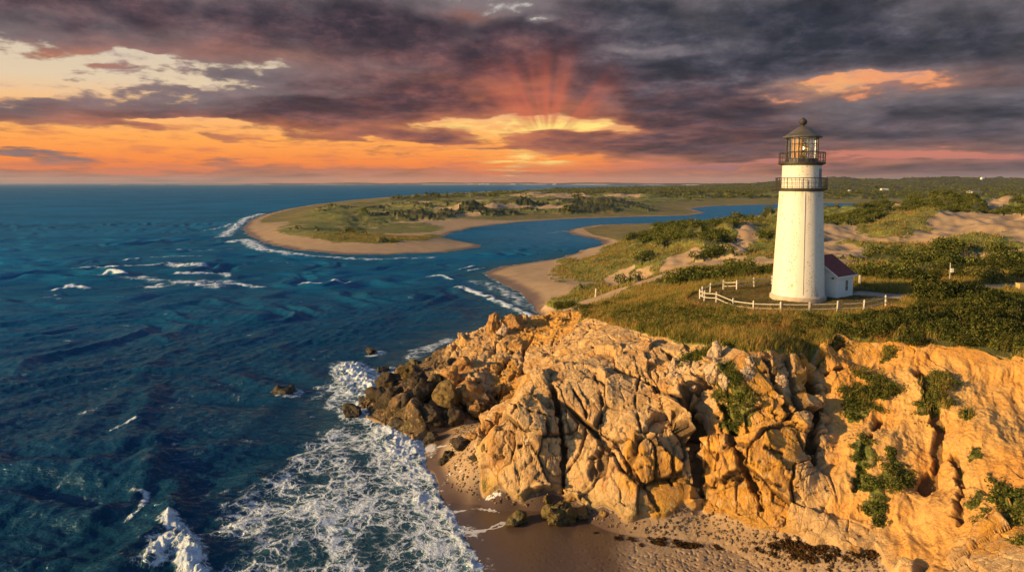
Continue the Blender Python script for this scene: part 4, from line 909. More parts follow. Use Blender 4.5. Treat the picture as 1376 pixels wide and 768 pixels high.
# ------------------------------------------------------------------ gravel track
pc_ = []
for a, b in zip(path_w[:-1], path_w[1:]):
    n = max(2, int(np.linalg.norm(b - a) / .5)); pc_ += [a + (b - a) * i / n for i in range(n)]
pc_.append(path_w[-1]); pc_ = np.array(pc_)
k_ = np.ones(9) / 9
for c_ in (0, 1): pc_[4:-4, c_] = np.convolve(pc_[:, c_], k_, 'valid')
tn = np.gradient(pc_, axis=0); tn /= np.linalg.norm(tn, axis=1)[:, None]; nn_ = np.stack([-tn[:, 1], tn[:, 0]], 1)
v = []; nw = 9
for i, (p, q) in enumerate(zip(pc_, nn_)):
    for j in range(nw):
        t = j / (nw - 1) * 2 - 1; wd = 1.8 + .25 * math.sin(i * .31) + .15 * math.sin(i * .9 + j)
        P_ = p + q * t * wd; v.append((P_[0], P_[1], ground(*P_) + .035 - .03 * abs(t)))
f = [(i * nw + j, i * nw + j + 1, (i + 1) * nw + j + 1, (i + 1) * nw + j) for i in range(len(pc_) - 1) for j in range(nw - 1)]
def fgrav(g, bs, pos, ob):
    n = g.noise(pos, 1.2, 6, .65); c = g.mix(n.smooth(.35, .65), (.44, .33, .25), (.30, .22, .16))
    c = g.mix(g.noise(pos, .5, 5, .6).smooth(.52, .62) * .6, c, (.12, .11, .05)); g.set(bs.inputs['Base Color'], c); bs.inputs['Roughness'].default_value = .95
    g.set(bs.inputs['Normal'], g.bump(g.noise(pos, 9, 5, .7), .06, .8))
me = bpy.data.meshes.new('path'); me.from_pydata(v, [], f); me.materials.append(mat('gravel', fgrav)); link('path', me, kind='structure')

# ------------------------------------------------------------------ lighthouse
tx, ty = 31.95, 75.6
tz = 13.15
M = {}
def fpaint(g, bs, pos, ob):
    n = g.noise(ob, 1.1, 6, .6); c = g.mix(n.smooth(.35, .75) * .35, (.68, .645, .585), (.56, .51, .44))
    x, y, z = g.xyz(ob)
    vs = g.noise(g.comb(x * 3.0, y * 3.0, z * .25), 1.0, 5, .6); c = g.mix(vs.smooth(.55, .75) * .3, c, (.56, .48, .38))
    sp = g.noise(ob, 5.0, 5, .65).smooth(.58, .63) * g.noise(g.comb(x * .9, y * .9, z * .45), .9, 4, .6).smooth(.45, .58)
    c = g.mix(sp * .9, c, (.20, .12, .05))
    dr = g.noise(g.comb(x * 6.0, y * 6.0, z * .5), 1.0, 4, .6).smooth(.62, .72) * sp.max(g.noise(ob, .7, 3, .6).smooth(.58, .7)); c = g.mix(dr * .35, c, (.45, .34, .2))
    rs2 = g.noise(g.comb(x * 5.0, y * 5.0, z * .35), 1.0, 5, .65).smooth(.50, .66) * (z.smooth(9.0, 11.9) * z.smooth(12.2, 12.1) + z.smooth(13.6, 14.7)); c = g.mix(rs2 * .6, c, (.30, .19, .09))
    gr2 = g.noise(g.comb(x * 2.0, y * 2.0, z * .6), 1.0, 6, .7).smooth(.54, .64) * z.smooth(3.5, .5); c = g.mix(gr2 * .6, c, (.36, .29, .20))
    chip = g.noise(ob, 2.3, 7, .75).smooth(.66, .70); c = g.mix(chip * .5, c, (.50, .45, .38))
    g.set(bs.inputs['Base Color'], c); bs.inputs['Roughness'].default_value = .55; bs.inputs['Specular IOR Level'].default_value = .3
    br = g.new('ShaderNodeTexBrick'); br.offset = .5
    an = y._m('ARCTAN2', x) * 2.9
    g.set(br.inputs['Vector'], g.comb(an, z, 0.0)); br.inputs['Scale'].default_value = 1.0; br.inputs['Brick Width'].default_value = .42; br.inputs['Row Height'].default_value = .14; br.inputs['Mortar Size'].default_value = .012
    g.set(bs.inputs['Normal'], g.bump(g.x(br.outputs['Fac']) * -.5 + g.noise(ob, 4.0, 5, .6), .02, .55))
M['paint'] = mat('white_painted_brick', fpaint)
M['black'] = mat('black_iron', simple((.035, .03, .027), .5, .5, 2.0, 0, .5))
M['roofm'] = mat('lantern_roof_iron', simple((.13, .115, .095), .5, .6, 2.0, .3, .5))
M['plinth'] = mat('plinth_stone', simple((.50, .40, .31), .9, .6, 1.6, 0, .2, .05))
M['white'] = mat('white_paint', simple((.74, .72, .70), .6, .25, 1.5))
M['brass'] = mat('brass', simple((.55, .33, .10), .35, .3, 3, .8))
M['bluedoor'] = mat('grey_blue_paint', simple((.10, .14, .22), .5, .3, 2))
def fglass(name, tint, mixv):
    m = bpy.data.materials.new(name); m.use_nodes = True; g = G(m.node_tree)
    t = g.new('ShaderNodeBsdfTransparent'); t.inputs[0].default_value = (*tint, 1); gl = g.new('ShaderNodeBsdfGlossy'); gl.inputs['Roughness'].default_value = .03
    lw = g.new('ShaderNodeLayerWeight'); lw.inputs[0].default_value = .25; mx = g.new('ShaderNodeMixShader')
    g.set(mx.inputs[0], g.x(lw.outputs['Fresnel']) * mixv + .04); m.node_tree.links.new(t.outputs[0], mx.inputs[1]); m.node_tree.links.new(gl.outputs[0], mx.inputs[2])
    o = g.new('ShaderNodeOutputMaterial'); m.node_tree.links.new(mx.outputs[0], o.inputs[0]); return m
M['glass'] = fglass('lantern_glass', (.92, .94, .95), .9)
M['lens'] = fglass('lens_glass', (.85, .80, .62), 1.6)
me_ = bpy.data.materials.new('lamp_light'); me_.use_nodes = True; g = G(me_.node_tree); e = g.new('ShaderNodeEmission'); e.inputs[0].default_value = (1, .82, .48, 1); e.inputs[1].default_value = 26
o = g.new('ShaderNodeOutputMaterial'); me_.node_tree.links.new(e.outputs[0], o.inputs[0]); M['lamp'] = me_

lh = empty('lighthouse', (tx, ty, tz), label='tall white brick lighthouse with black galleries and a lit glass lantern on the cliff top', category='lighthouse')
def lth(prof, name, mt, parent=None, n=64, ph=0, **kw):
    return MB().lathe(prof, n, ph=ph).build(name, mt, parent or lh, smooth=35, **kw)
lth([(3.12, -.5), (3.12, .42), (3.02, .52), (2.6, .52)], 'plinth', M['plinth'])
lth([(2.95, .45), (2.90, .8)] + [(2.90 - .5 * (i / 14), .8 + 10.6 * i / 14) for i in range(1, 15)] + [(2.40, 11.95)], 'tower', M['paint'], n=96)
sm_ = MB()
for i in range(20):
    t0, t1 = i / 20, (i + 1) / 20; an = rad(-90 - 12)
    for t in (t0,):
        r0, r1 = 2.915 - .5 * t0, 2.915 - .5 * t1; 
        sm_.bar((r0 * math.cos(an), r0 * math.sin(an), .8 + 11.1 * t0), (r1 * math.cos(an), r1 * math.sin(an), .8 + 11.1 * t1), .028, 5)
sm_.build('cable_pipe', mat('pipe', simple((.45, .40, .33), .6)), lh)
lth([(2.42, 11.95), (2.55, 12.02), (2.85, 12.12), (2.88, 12.30), (2.2, 12.30)], 'gallery_deck', M['black'])
wr = lth([(2.13, 12.28), (2.13, 14.75), (2.2, 14.80)], 'watch_room', M['paint'], n=64)
dm = MB(); an = rad(-90 + 46)
dm.box((2.13 * math.cos(an), 2.13 * math.sin(an), 13.4), (.10, .62, 2.0), an); dm.build('door', M['bluedoor'], wr)
lth([(2.2, 14.78), (2.35, 14.84), (2.56, 14.95), (2.58, 15.12), (1.75, 15.12)], 'gallery_deck', M['black'])
def railing(r, z, hgt, n, name='railing'):
    mb = MB()
    for i in range(n):
        t = 2 * PI * i / n; mb.bar((r * math.cos(t), r * math.sin(t), z), (r * math.cos(t), r * math.sin(t), z + hgt), .028 if i % 4 else .045, 5)
    for zz, rr in ((z + hgt, .04), (z + hgt * .5, .018), (z + .12, .02)):
        for i in range(n): t0, t1 = 2 * PI * i / n, 2 * PI * (i + 1) / n; mb.bar((r * math.cos(t0), r * math.sin(t0), zz), (r * math.cos(t1), r * math.sin(t1), zz), rr, 5)
    return mb.build(name, M['black'], lh)
railing(2.80, 12.3, 1.12, 40); railing(2.50, 15.12, 1.05, 28)
lth([(1.80, 15.12), (1.80, 15.5), (1.7, 15.52)], 'lantern_wall', M['black'], n=10, ph=rad(18))
fr = MB(); NL = 10; rl = 1.72
for i in range(NL):
    t0, t1 = 2 * PI * i / NL + rad(18), 2 * PI * (i + 1) / NL + rad(18); p0 = (rl * math.cos(t0), rl * math.sin(t0)); p1 = (rl * math.cos(t1), rl * math.sin(t1))
    fr.bar((*p0, 15.4), (*p0, 17.85), .055, 6)
    mid = ((p0[0] + p1[0]) / 2, (p0[1] + p1[1]) / 2); fr.bar((*mid, 15.45), (*mid, 17.85), .025, 5)
    for zz, q in ((15.5, .05), (16.3, .03), (17.1, .03), (17.82, .06)): fr.bar((*p0, zz), (*p1, zz), q, 5)
lanf = fr.build('lantern_frame', M['black'], lh)
MB().lathe([(rl - .03, 15.5), (rl - .03, 17.84)], NL, ph=rad(18)).build('lantern_glass', M['glass'], lh)
pn = bpy.data.objects['lantern_glass'].data
bm_faces = [p for p in pn.polygons]
lth([(2.12, 17.78), (2.18, 17.86), (2.12, 17.98), (1.9, 18.05), (1.1, 18.62), (.45, 19.0), (.3, 19.05)], 'lantern_roof', M['roofm'], n=10, ph=rad(18))
lth([(.24, 19.0), (.17, 19.12), (.19, 19.2), (.40, 19.34), (.46, 19.55), (.38, 19.76), (.18, 19.88), (.14, 19.98), (.02, 20.02)], 'ventilator_ball', M['black'], n=20)
MB().bar((0, 0, 19.95), (0, 0, 20.9), .02).build('lightning_rod', M['black'], lh)
ped = lth([(.5, 15.1), (.42, 15.9), (.3, 15.95)], 'lens_pedestal', M['brass'], n=24)
lp = []
for i in range(23): 
    t = i / 22; z = 15.95 + 1.45 * t; r = .34 + .28 * math.sin(PI * t); lp.append((r + (.03 if i % 2 else -.02), z))
le = lth(lp, 'lens', M['lens'], n=24)
lr = MB()
for i in range(8):
    t = 2 * PI * i / 8
    for k in range(6):
        z0, z1 = k / 6, (k + 1) / 6; r0, r1 = .36 + .29 * math.sin(PI * z0), .36 + .29 * math.sin(PI * z1)
        lr.bar((r0 * math.cos(t), r0 * math.sin(t), 15.95 + 1.45 * z0), (r1 * math.cos(t), r1 * math.sin(t), 15.95 + 1.45 * z1), .022, 5)
for z_l in (15.98, 16.67, 17.38):
    r_l = .36 + .29 * math.sin(PI * (z_l - 15.95) / 1.45)
    for i in range(16): lr.bar((r_l * math.cos(i * PI / 8), r_l * math.sin(i * PI / 8), z_l), (r_l * math.cos((i + 1) * PI / 8), r_l * math.sin((i + 1) * PI / 8), z_l), .024, 5)
lr.build('lens_frame', M['brass'], le)
MB().lathe([(.001, 16.46), (.14, 16.52), (.20, 16.68), (.14, 16.84), (.001, 16.9)], 16).build('lamp', M['lamp'], le, smooth=60)
cu = MB(); 
for i in range(3):   # orange slats added in place of the reflection inside the lantern
    t = rad(200 + i * 22); cu.box((1.35 * math.cos(t), 1.35 * math.sin(t), 16.6), (.05, .34, 2.0), t)
cu.build('reflection_slats', mat('ochre_reflection', simple((.50, .24, .05), .9)), lh)

# ------------------------------------------------------------------ oil house
lh.scale = (.945, .945, 1)
hx, hy = 36.2, 75.3; ha = rad(37)
hs = empty('oil_house', (hx, hy, 13.15), ha, label='small white house with a dark red gable roof against the foot of the lighthouse', category='house')
def fboard(g, bs, pos, ob):
    n = g.noise(ob, 1.6, 6, .6); c = g.mix(n.smooth(.4, .75) * .3, (.74, .74, .74), (.55, .54, .52)); g.set(bs.inputs['Base Color'], c)
    bs.inputs['Roughness'].default_value = .65; z = g.xyz(ob)[2]
    g.set(bs.inputs['Normal'], g.bump((z * 6.0)._m('FRACT') * .5 + n * .3, .02, .6))
def froof(g, bs, pos, ob):
    n = g.noise(ob, 2.2, 6, .65); c = g.mix(n.smooth(.35, .7), (.20, .022, .018), (.12, .016, .015)); g.set(bs.inputs['Base Color'], c); bs.inputs['Roughness'].default_value = .75
    x, y, z = g.xyz(ob); br = g.new('ShaderNodeTexBrick'); g.set(br.inputs['Vector'], g.comb(x, z * 1.8, 0.0)); br.inputs['Scale'].default_value = 1; br.inputs['Brick Width'].default_value = .3; br.inputs['Row Height'].default_value = .2; br.inputs['Mortar Size'].default_value = .015
    g.set(bs.inputs['Normal'], g.bump(g.x(br.outputs['Fac']) * -1.0 + n * .4, .02, .8))
L_, W_ = 3.5, 5.4; eh, rh = 2.55, 4.45
wl = MB()
v = [(0, 0, -.3), (L_, 0, -.3), (L_, W_, -.3), (0, W_, -.3), (0, 0, eh), (L_, 0, eh), (L_, W_, eh), (0, W_, eh), (0, W_ / 2, rh), (L_, W_ / 2, rh)]
wl.add(v, [(0, 1, 5, 4), (2, 3, 7, 6), (0, 4, 8, 7, 3), (1, 2, 6, 9, 5), (4, 5, 9, 8), (6, 7, 8, 9), (3, 2, 1, 0)])
wo_ = wl.build('wall', mat('white_boards', fboard), hs)
rf = MB(); ov, th = .28, .12; sl_ = (rh - eh) / (W_ / 2)
for sgn_ in (0, 1):
    def yy(y): return y if not sgn_ else W_ - y
    e0 = (-ov); zE = eh - ov * sl_
    a = [(-ov, yy(e0), zE + .02), (L_ + ov, yy(e0), zE + .02), (L_ + ov, yy(W_ / 2), rh + .02), (-ov, yy(W_ / 2), rh + .02)]
    b = [(x, y, z + th) for x, y, z in a]; fs = [(0, 1, 2, 3), (7, 6, 5, 4), (0, 4, 5, 1), (1, 5, 6, 2), (2, 6, 7, 3), (3, 7, 4, 0)]
    rf.add(a + b, fs if sgn_ else [q[::-1] for q in fs])
ro = rf.build('roof', mat('dark_red_shingles', froof), hs)
tr = MB(); tr.box((L_ / 2, -ov - .03, eh - ov * sl_ + .05), (L_ + 2 * ov + .06, .05, .2))
for x in (-ov - .03, L_ + ov + .03):
    for y0, z0, y1, z1 in ((-ov, eh - ov * sl_, W_ / 2, rh), (W_ + ov, eh - ov * sl_, W_ / 2, rh)):
        tr.add([(x - .025, y0, z0 - .08), (x + .025, y0, z0 - .08), (x + .025, y1, z1 - .08), (x - .025, y1, z1 - .08), (x - .025, y0, z0 + .12), (x + .025, y0, z0 + .12), (x + .025, y1, z1 + .12), (x - .025, y1, z1 + .12)],
               [(3, 2, 1, 0), (4, 5, 6, 7), (0, 1, 5, 4), (1, 2, 6, 5), (2, 3, 7, 6), (3, 0, 4, 7)])
tr.build('fascia', M['white'], ro)
ch = MB(); ch.box((.75, W_ * .62, 4.35), (.45, .45, .8)); ch.build('chimney', mat('pale_brick', simple((.50, .38, .28), .9)), ro)
wn = MB(); wn.box((1.95, -.03, 1.35), (.62, .06, 1.3)); wf = wn.build('window', M['white'], hs)
MB().box((1.95, -.075, 1.35), (.46, .02, 1.14)).build('pane', mat('dark_pane', simple((.04, .05, .07), .15, .1, 2, 0, .6)), wf)
mu = MB(); mu.box((1.95, -.09, 1.35), (.03, .02, 1.14)); mu.box((1.95, -.09, 1.35), (.46, .018, .03)); mu.build('mullion', M['white'], wf)
fo = MB(); fo.box((L_ / 2, W_ / 2, -.16), (L_ + .16, W_ + .16, .5)); fo.build('foundation', mat('foundation_stone', simple((.42, .40, .38), .9)), hs)
MB().box((-.05, -.1 + .6, 2.25), (.2, .2, .14)).build('wall_lamp', M['black'], hs)

# ------------------------------------------------------------------ post and rail fence
fen = [(1037, 382), (1013, 384), (990, 387), (972, 390), (954, 393), (944, 397), (940.5, 400.5), (946, 403), (962, 406.5), (986, 411), (1012.5, 417), (1049, 419.5), (1087, 420), (1125, 419.5), (1160, 418.5), (1190, 412)]
fp = [pt(u, v, z=12.7 + .45 * (u > 980)) for u, v in fen]
fp = [np.array([q[0], q[1], ground(q[0], q[1])]) for q in fp]
c0 = hit(1037, 382)
fen_o = empty('fence', tuple(fp[10]), label='white wooden post and rail fence curving round the lighthouse lawn', category='fence')
wood = mat('weathered_white_wood', simple((.54, .49, .42), .8, .5, 4))
rng = random.Random(3)
off = np.array(fp[10])
for i, q in enumerate(fp):
    h_ = 1.12 + rng.uniform(-.05, .08); mb = MB(); mb.box((0, 0, h_ / 2 - .1), (.15, .15, h_ + .2)); mb.box((0, 0, h_ + .04), (.15, .15, .08), 0, .3)
    o = mb.build('post', wood, fen_o, bevel=.01); o.location = tuple(q - off); o.rotation_euler = (rad(rng.uniform(-3, 3)), rad(rng.uniform(-3, 3)), rng.uniform(0, 1.5))
for i in range(len(fp) - 1):
    for hh in (.92, .46):
        if i in (3, 4) and hh < .5: continue
        a, b = fp[i] - off + np.array([0, 0, hh]), fp[i + 1] - off + np.array([0, 0, hh]); mid = (a + b) / 2 + np.array([0, 0, rng.uniform(-.04, .01)])
        d = (b - a); n = np.array([-d[1], d[0], 0]); n /= np.linalg.norm(n) + 1e-9; mb = MB(); t = n * .03; hz = np.array([0, 0, .042])
        for p, q in ((a, mid), (mid, b)):
            mb.add([p - t - hz, p + t - hz, q + t - hz, q - t - hz, p - t + hz, p + t + hz, q + t + hz, q - t + hz], [(3, 2, 1, 0), (4, 5, 6, 7), (0, 1, 5, 4), (1, 2, 6, 5), (2, 3, 7, 6), (3, 0, 4, 7)])
        mb.build('rail', wood, fen_o)
# lone posts and markers
def lone(u, v, w_, h_, name, mt, label, cat, z=None):
    q = hit(u, v); mb = MB(); mb.box((0, 0, h_ / 2 - .1), (w_, w_, h_ + .2)); mb.box((0, 0, h_ + .04), (w_, w_, .08), 0, .4)
    o = mb.build(name, mt, None, bevel=.01, label=label, category=cat); o.location = (q[0], q[1], ground(q[0], q[1])); return o
lone(1155, 384, .20, 1.3, 'gate_post', wood, 'single short white post on the grass behind the small house', 'post')
q = hit(1276, 379); pole = empty('utility_pole', (q[0], q[1], ground(q[0], q[1])), label='thin pale pole with a small white box beside the gravel track', category='pole')
MB().bar((0, 0, -.2), (0, 0, 2.5), .05, 8).build('pole', wood, pole); MB().box((.22, -.02, 1.55), (.34, .22, .5)).build('meter_box', M['white'], pole)
q = hit(1372, 391); bo_ = empty('bin', (q[0], q[1], ground(q[0], q[1])), label='tan box standing beside the gravel track at the right edge', category='box')
tan = mat('tan_paint', simple((.52, .36, .15), .7)); MB().box((0, 0, .42), (.85, .7, .95)).build('body', tan, bo_, bevel=.02); MB().box((0, 0, .93), (.95, .8, .08)).build('lid', tan, bo_, bevel=.02)
q = hit(1234, 404); ms_ = empty('marker', (q[0], q[1], ground(q[0], q[1])), label='small marker post with white and red bands where the track meets the shrubs', category='marker')
MB().bar((0, 0, -.1), (0, 0, .75), .09, 8).build('post', M['white'], ms_); MB().bar((0, 0, .45), (0, 0, .62), .1, 8).build('band', mat('red_paint', simple((.5, .04, .03), .6)), ms_)
q = hit(800, 398.5); dw = MB(); dw.bar((0, 0, -.2), (.15, .1, 1.5), .16, 7); dw.build('driftwood_post', mat('bleached_wood', simple((.60, .52, .42), .9)), None, label='pale upright driftwood post on the sand of the far beach', category='driftwood').location = (q[0], q[1], ground(q[0], q[1]))

# ------------------------------------------------------------------ rocks
def frock(c1, c2, c3, moss=0.0, rough=.85, wetk=.55):
    def f(g, bs, pos, ob):
        a = g.noise(pos, 1.7, 8, .62); b = g.noise(pos, 6.0, 6, .65); z = g.xyz(pos)[2]
        c = g.mix(a.smooth(.35, .65), c1, c2); c = g.mix(b.smooth(.52, .68) * .7, c, c3)
        ck = g.voro(g.vm('ADD', pos, g.vm('SCALE', g.noise(pos, 1.5, 3, .6, color=True), c=.7)), 1.1, 'DISTANCE_TO_EDGE').smooth(.04, .0)
        c = g.mix(ck * .5, c, (.05, .03, .015))
        if moss: c = g.mix((z.smooth(2.4, .4) * a.smooth(.38, .58)) * moss, c, (.12, .105, .016))
        c = g.mix((z + a * 1.6).smooth(2.6, .9) * wetk, c, (.020, .015, .011))
        g.set(bs.inputs['Base Color'], c); g.set(bs.inputs['Roughness'], z.smooth(.4, 1.4, .35, rough)); bs.inputs['Specular IOR Level'].default_value = .4
        g.set(bs.inputs['Normal'], g.bump(a + b * .35 - ck * .3, .3, .9))
    return f
RM = {'dark': mat('dark_wet_rock', frock((.032, .025, .018), (.07, .046, .024), (.014, .011, .009), .4, wetk=.9)),
      'ochre': mat('ochre_rock', frock((.42, .23, .08), (.30, .16, .05), (.12, .07, .03), .6)),
      'moss': mat('algae_rock', frock((.20, .13, .045), (.10, .07, .022), (.04, .028, .016), .8)),
      'pale': mat('pale_rock', frock((.50, .37, .25), (.42, .30, .19), (.22, .15, .09)))}
import bmesh
_ico = {}
def ico(sub):
    if sub not in _ico:
        b = bmesh.new(); bmesh.ops.create_icosphere(b, subdivisions=sub, radius=1.0); b.verts.ensure_lookup_table()
        _ico[sub] = (np.array([v_.co[:] for v_ in b.verts]), np.array([[v_.index for v_ in f_.verts] for f_ in b.faces])); b.free()
    return _ico[sub]
def boulder_mesh(seed, sx_, sy_, sz_, mt, sub=5, cuts_=14, rough=.12):
    r = np.random.RandomState(seed); Vv, Ff = ico(sub); P_ = Vv.copy()
    for i in range(cuts_):                       # flat broken faces
        n = r.normal(size=3); n /= np.linalg.norm(n); d = r.uniform(.52, .86); k = P_ @ n; ov_ = np.maximum(k - d, 0); P_ = P_ - n * (ov_ * .92)[:, None]
    P_ = P_ * np.array([sx_, sy_, sz_]); s_ = max(sx_, sy_, sz_)
    nn2 = Vv
    P_ = P_ + nn2 * (fbm(P_[:, 0] / s_ * 2.2 + seed, P_[:, 1] / s_ * 2.2, P_[:, 2] / s_ * 2.2, 5, seed, .55) * rough * s_)[:, None]
    f1_, f2_, vv_ = worley(P_ / (s_ * .75) + seed * 3.7, seed); P_ = P_ + nn2 * ((vv_ * .16 - np.exp(-((f2_ - f1_) / .06) ** 2) * .06) * s_)[:, None]
    return make_mesh('rock', P_, Ff, mt, smooth=True)
def boulder(u, v, wpx, hpx, kind_, label=None, group=None, cat='rock', name='rock', z=None, depth=.8, sink=.25, seed=None, yaw=None, sub=4):
    q = pt(u, v, z=z) if z is not None else hit(u, v)
    d = q[1]; sxx = wpx / F * d / 2 * 1.08; szz = hpx / F * d / 2 * 1.15 * (1 + sink)
    sd_ = seed if seed is not None else int(u * 7 + v * 3) % 9973
    me = boulder_mesh(sd_, sxx, sxx * depth, szz, RM[kind_], sub)
    o = link(name, me, label=label, category=cat)
    if group: o['group'] = group
    o.location = (q[0], q[1] + sxx * depth * .6, q[2] + szz * (1 - 2 * sink) * .95)
    o.rotation_euler = (0, 0, (sd_ % 63) / 10 if yaw is None else yaw); return o
boulder(376, 531, 36, 13, 'dark', 'black rock awash alone in open water, left of the foaming shore', z=0, sink=.3)
boulder(497, 475, 18, 9, 'dark', 'small dark rock awash, the farthest out beyond the rocky point', z=0)
boulder(470, 561, 32, 16, 'dark', 'dark craggy rock standing in white foam just off the rocky point', z=0)
boulder(512, 499, 20, 7, 'dark', 'low flat dark rock in the water at the back of the rocky point', z=0)
boulder(580, 598, 26, 18, 'dark', 'black rounded rock in the wash at the mouth of the sandy cove', z=0)
boulder(553, 496, 30, 12, 'moss', 'brown algae stained rock on the water edge behind the point', z=0)
boulder(697, 706, 34, 18, 'moss', 'yellowish low rock alone on the wet sand, nearest the waves', 'stones', z=None)
boulder(752, 706, 60, 27, 'moss', 'large algae covered rock on the beach below the tall cleft', sub=5)
boulder(783, 697, 34, 12, 'ochre', 'low dark edged rock touching the big algae covered rock on the beach')
boulder(812, 694, 15, 7, 'ochre', 'small ochre stone on sand to the right of the beach rocks')
boulder(663, 455, 26, 34, 'ochre', 'upright ochre knob at the left end of the far ridge crest', z=5.2, sink=.1)
boulder(690, 447, 32, 26, 'ochre', 'square topped ochre knob on the far ridge crest', z=6.0, sink=.1)
boulder(676, 458, 18, 18, 'pale', 'small pale stone wedged between the two knobs of the far ridge', z=5.2, sink=.1)
boulder(720, 602, 52, 46, 'pale', 'pale rounded boss of rock low on the left face of the cliff', sink=.3, sub=5)
for i, (u, v, w_, h_, k) in enumerate([(506, 541, 36, 20, 'dark'), (526, 548, 38, 30, 'dark'), (549, 562, 40, 32, 'dark'), (522, 522, 40, 22, 'dark'), (560, 524, 46, 26, 'dark'), (548, 507, 34, 16, 'moss'), (576, 574, 44, 30, 'dark'),
                         (597, 548, 40, 34, 'moss'), (535, 578, 34, 16, 'dark'), (612, 572, 34, 26, 'dark'), (582, 524, 34, 22, 'moss'), (556, 583, 30, 18, 'moss'), (630, 545, 44, 36, 'ochre'), (605, 518, 34, 24, 'ochre'), (570, 540, 34, 28, 'dark'), (640, 560, 36, 28, 'ochre'), (622, 500, 30, 22, 'ochre'), (490, 545, 22, 12, 'dark')]):
    boulder(u, v, w_, h_, k, 'craggy sea darkened rock in the heap that forms the low rocky point', 'rocks heaped on the low point', sink=.2)
for i, (u, v, w_, h_, k) in enumerate([(622, 604, 42, 12, 'dark'), (604, 616, 24, 8, 'dark'), (652, 606, 34, 16, 'moss'), (636, 590, 22, 9, 'ochre'), (596, 624, 18, 6, 'dark'), (655, 578, 24, 15, 'ochre'), (640, 618, 22, 8, 'dark'), (668, 566, 18, 14, 'ochre'), (610, 596, 16, 6, 'dark')]):
    boulder(u, v, w_, h_, k, 'dark low stone on the wet sand in the mouth of the small cove', 'stones in the small cove', sink=.3)
for i, (u, v, w_, h_, k) in enumerate([(848, 694, 20, 10, 'ochre'), (1022, 703, 18, 9, 'ochre'), (1050, 712, 26, 14, 'ochre'), (1092, 722, 22, 12, 'ochre'), (876, 692, 14, 7, 'ochre'), (1070, 728, 14, 6, 'pale'), (960, 690, 16, 8, 'ochre'), (1150, 742, 20, 9, 'ochre'), (905, 690, 18, 9, 'ochre'), (1120, 742, 12, 5, 'dark'), (985, 697, 12, 6, 'ochre'), (770, 672, 20, 10, 'ochre'), (735, 674, 18, 10, 'moss')]):
    boulder(u, v, w_, h_, k, 'ochre stone fallen on the dry sand along the foot of the cliff', 'stones at the cliff foot', sink=.3)
rng2 = random.Random(12)
for i in range(22):
    u = 905 + 150 * rng2.random(); v = 486 + 38 * rng2.random() + (u - 905) * .05; w_ = rng2.uniform(12, 28)
    boulder(u, v, w_, w_ * rng2.uniform(.7, 1.3), 'pale', 'pale angular block in the rubble ledge just below the grassy lip', 'blocks on the rubble ledge', sink=.3, sub=4, depth=.9, seed=500 + i)
# ------------------------------------------------------------------ vegetation
def leafmat(name, cols, patch=.35, sss=0.0):
    m = bpy.data.materials.new(name); m.use_nodes = True; g = G(m.node_tree); ge = g.new('ShaderNodeNewGeometry'); pos = g.x(ge.outputs['Position']); rn = g.x(ge.outputs['Random Per Island'])
    f = g.noise(pos, patch, 5, .6) * 1.2 + rn * .35 - .27
    n = len(cols); c = g.ramp(f, [(.28 + .44 * i / (n - 1), q) for i, q in enumerate(cols)])
    c = g.mix(rn.smooth(.5, 1.0) * .35, c, tuple(q * 1.8 for q in cols[-1]))
    d = g.new('ShaderNodeBsdfDiffuse'); g.set(d.inputs[0], c); t = g.new('ShaderNodeBsdfTranslucent'); g.set(t.inputs[0], c)
    mx = g.new('ShaderNodeMixShader'); mx.inputs[0].default_value = .28; m.node_tree.links.new(d.outputs[0], mx.inputs[1]); m.node_tree.links.new(t.outputs[0], mx.inputs[2])
    o = g.new('ShaderNodeOutputMaterial'); m.node_tree.links.new(mx.outputs[0], o.inputs[0]); return m
m_grass = leafmat('beach_grass', [(.06, .075, .018), (.115, .145, .028), (.25, .21, .05), (.42, .29, .09), (.24, .13, .045)], .22)
m_scrub = leafmat('scrub_leaves', [(.032, .05, .014), (.060, .082, .018), (.10, .12, .028), (.17, .15, .04)], .3)
m_shrub = leafmat('shrub_leaves', [(.016, .026, .009), (.032, .045, .012), (.06, .07, .018), (.12, .11, .03)], .8)
m_olive = leafmat('olive_leaves', [(.05, .065, .016), (.09, .10, .025), (.14, .14, .04), (.2, .17, .05)], .8)
R = np.random.RandomState(77)
cellw = (rgr * np.gradient(RR)[:, None].repeat(na, 1).ravel()).astype(np.float64)
slopek = 1 / np.clip(Nn[:, 2], .35, 1)
def sample(w_, n):
    c = np.cumsum(w_ * cellw); return np.searchsorted(c, R.rand(n) * c[-1])
def blades(idx, per, hmin, hmax, wid, lean, spread):
    n = len(idx) * per; base = np.repeat(V[idx], per, 0) + np.concatenate([R.normal(size=(n, 2)) * spread, np.zeros((n, 1))], 1); base[:, 2] -= .04
    a = R.rand(n) * 2 * PI; hh = np.repeat(hmin + (hmax - hmin) * R.rand(len(idx)) ** 1.4, per) * (.7 + .5 * R.rand(n))
    w2 = np.stack([np.cos(a), np.sin(a), 0 * a], 1) * wid * .5; wind = np.array([.35, .25, 0]); b = R.normal(size=(n, 3)) * lean; b[:, 2] = 0
    tip = base + np.stack([0 * a, 0 * a, hh], 1) + (b + wind * .6) * hh[:, None]; midp = base + np.stack([0 * a, 0 * a, hh * .6], 1) + (b + wind * .6) * hh[:, None] * .35
    Vb = np.concatenate([base - w2, base + w2, midp + w2 * .7, midp - w2 * .7, tip], 1).reshape(-1, 3)
    k = np.arange(n)[:, None] * 5
    Fb = np.concatenate([k + np.array([0, 1, 2]), k + np.array([0, 2, 3]), k + np.array([3, 2, 4])], 0); return Vb, Fb
inview = (np.abs(x_) < y_ * .95 + 3)
cliffveg = (hgt_ > 8.5) & (rgr < 125) & inview & (pd_ > 1.8)
ml = mown > .4
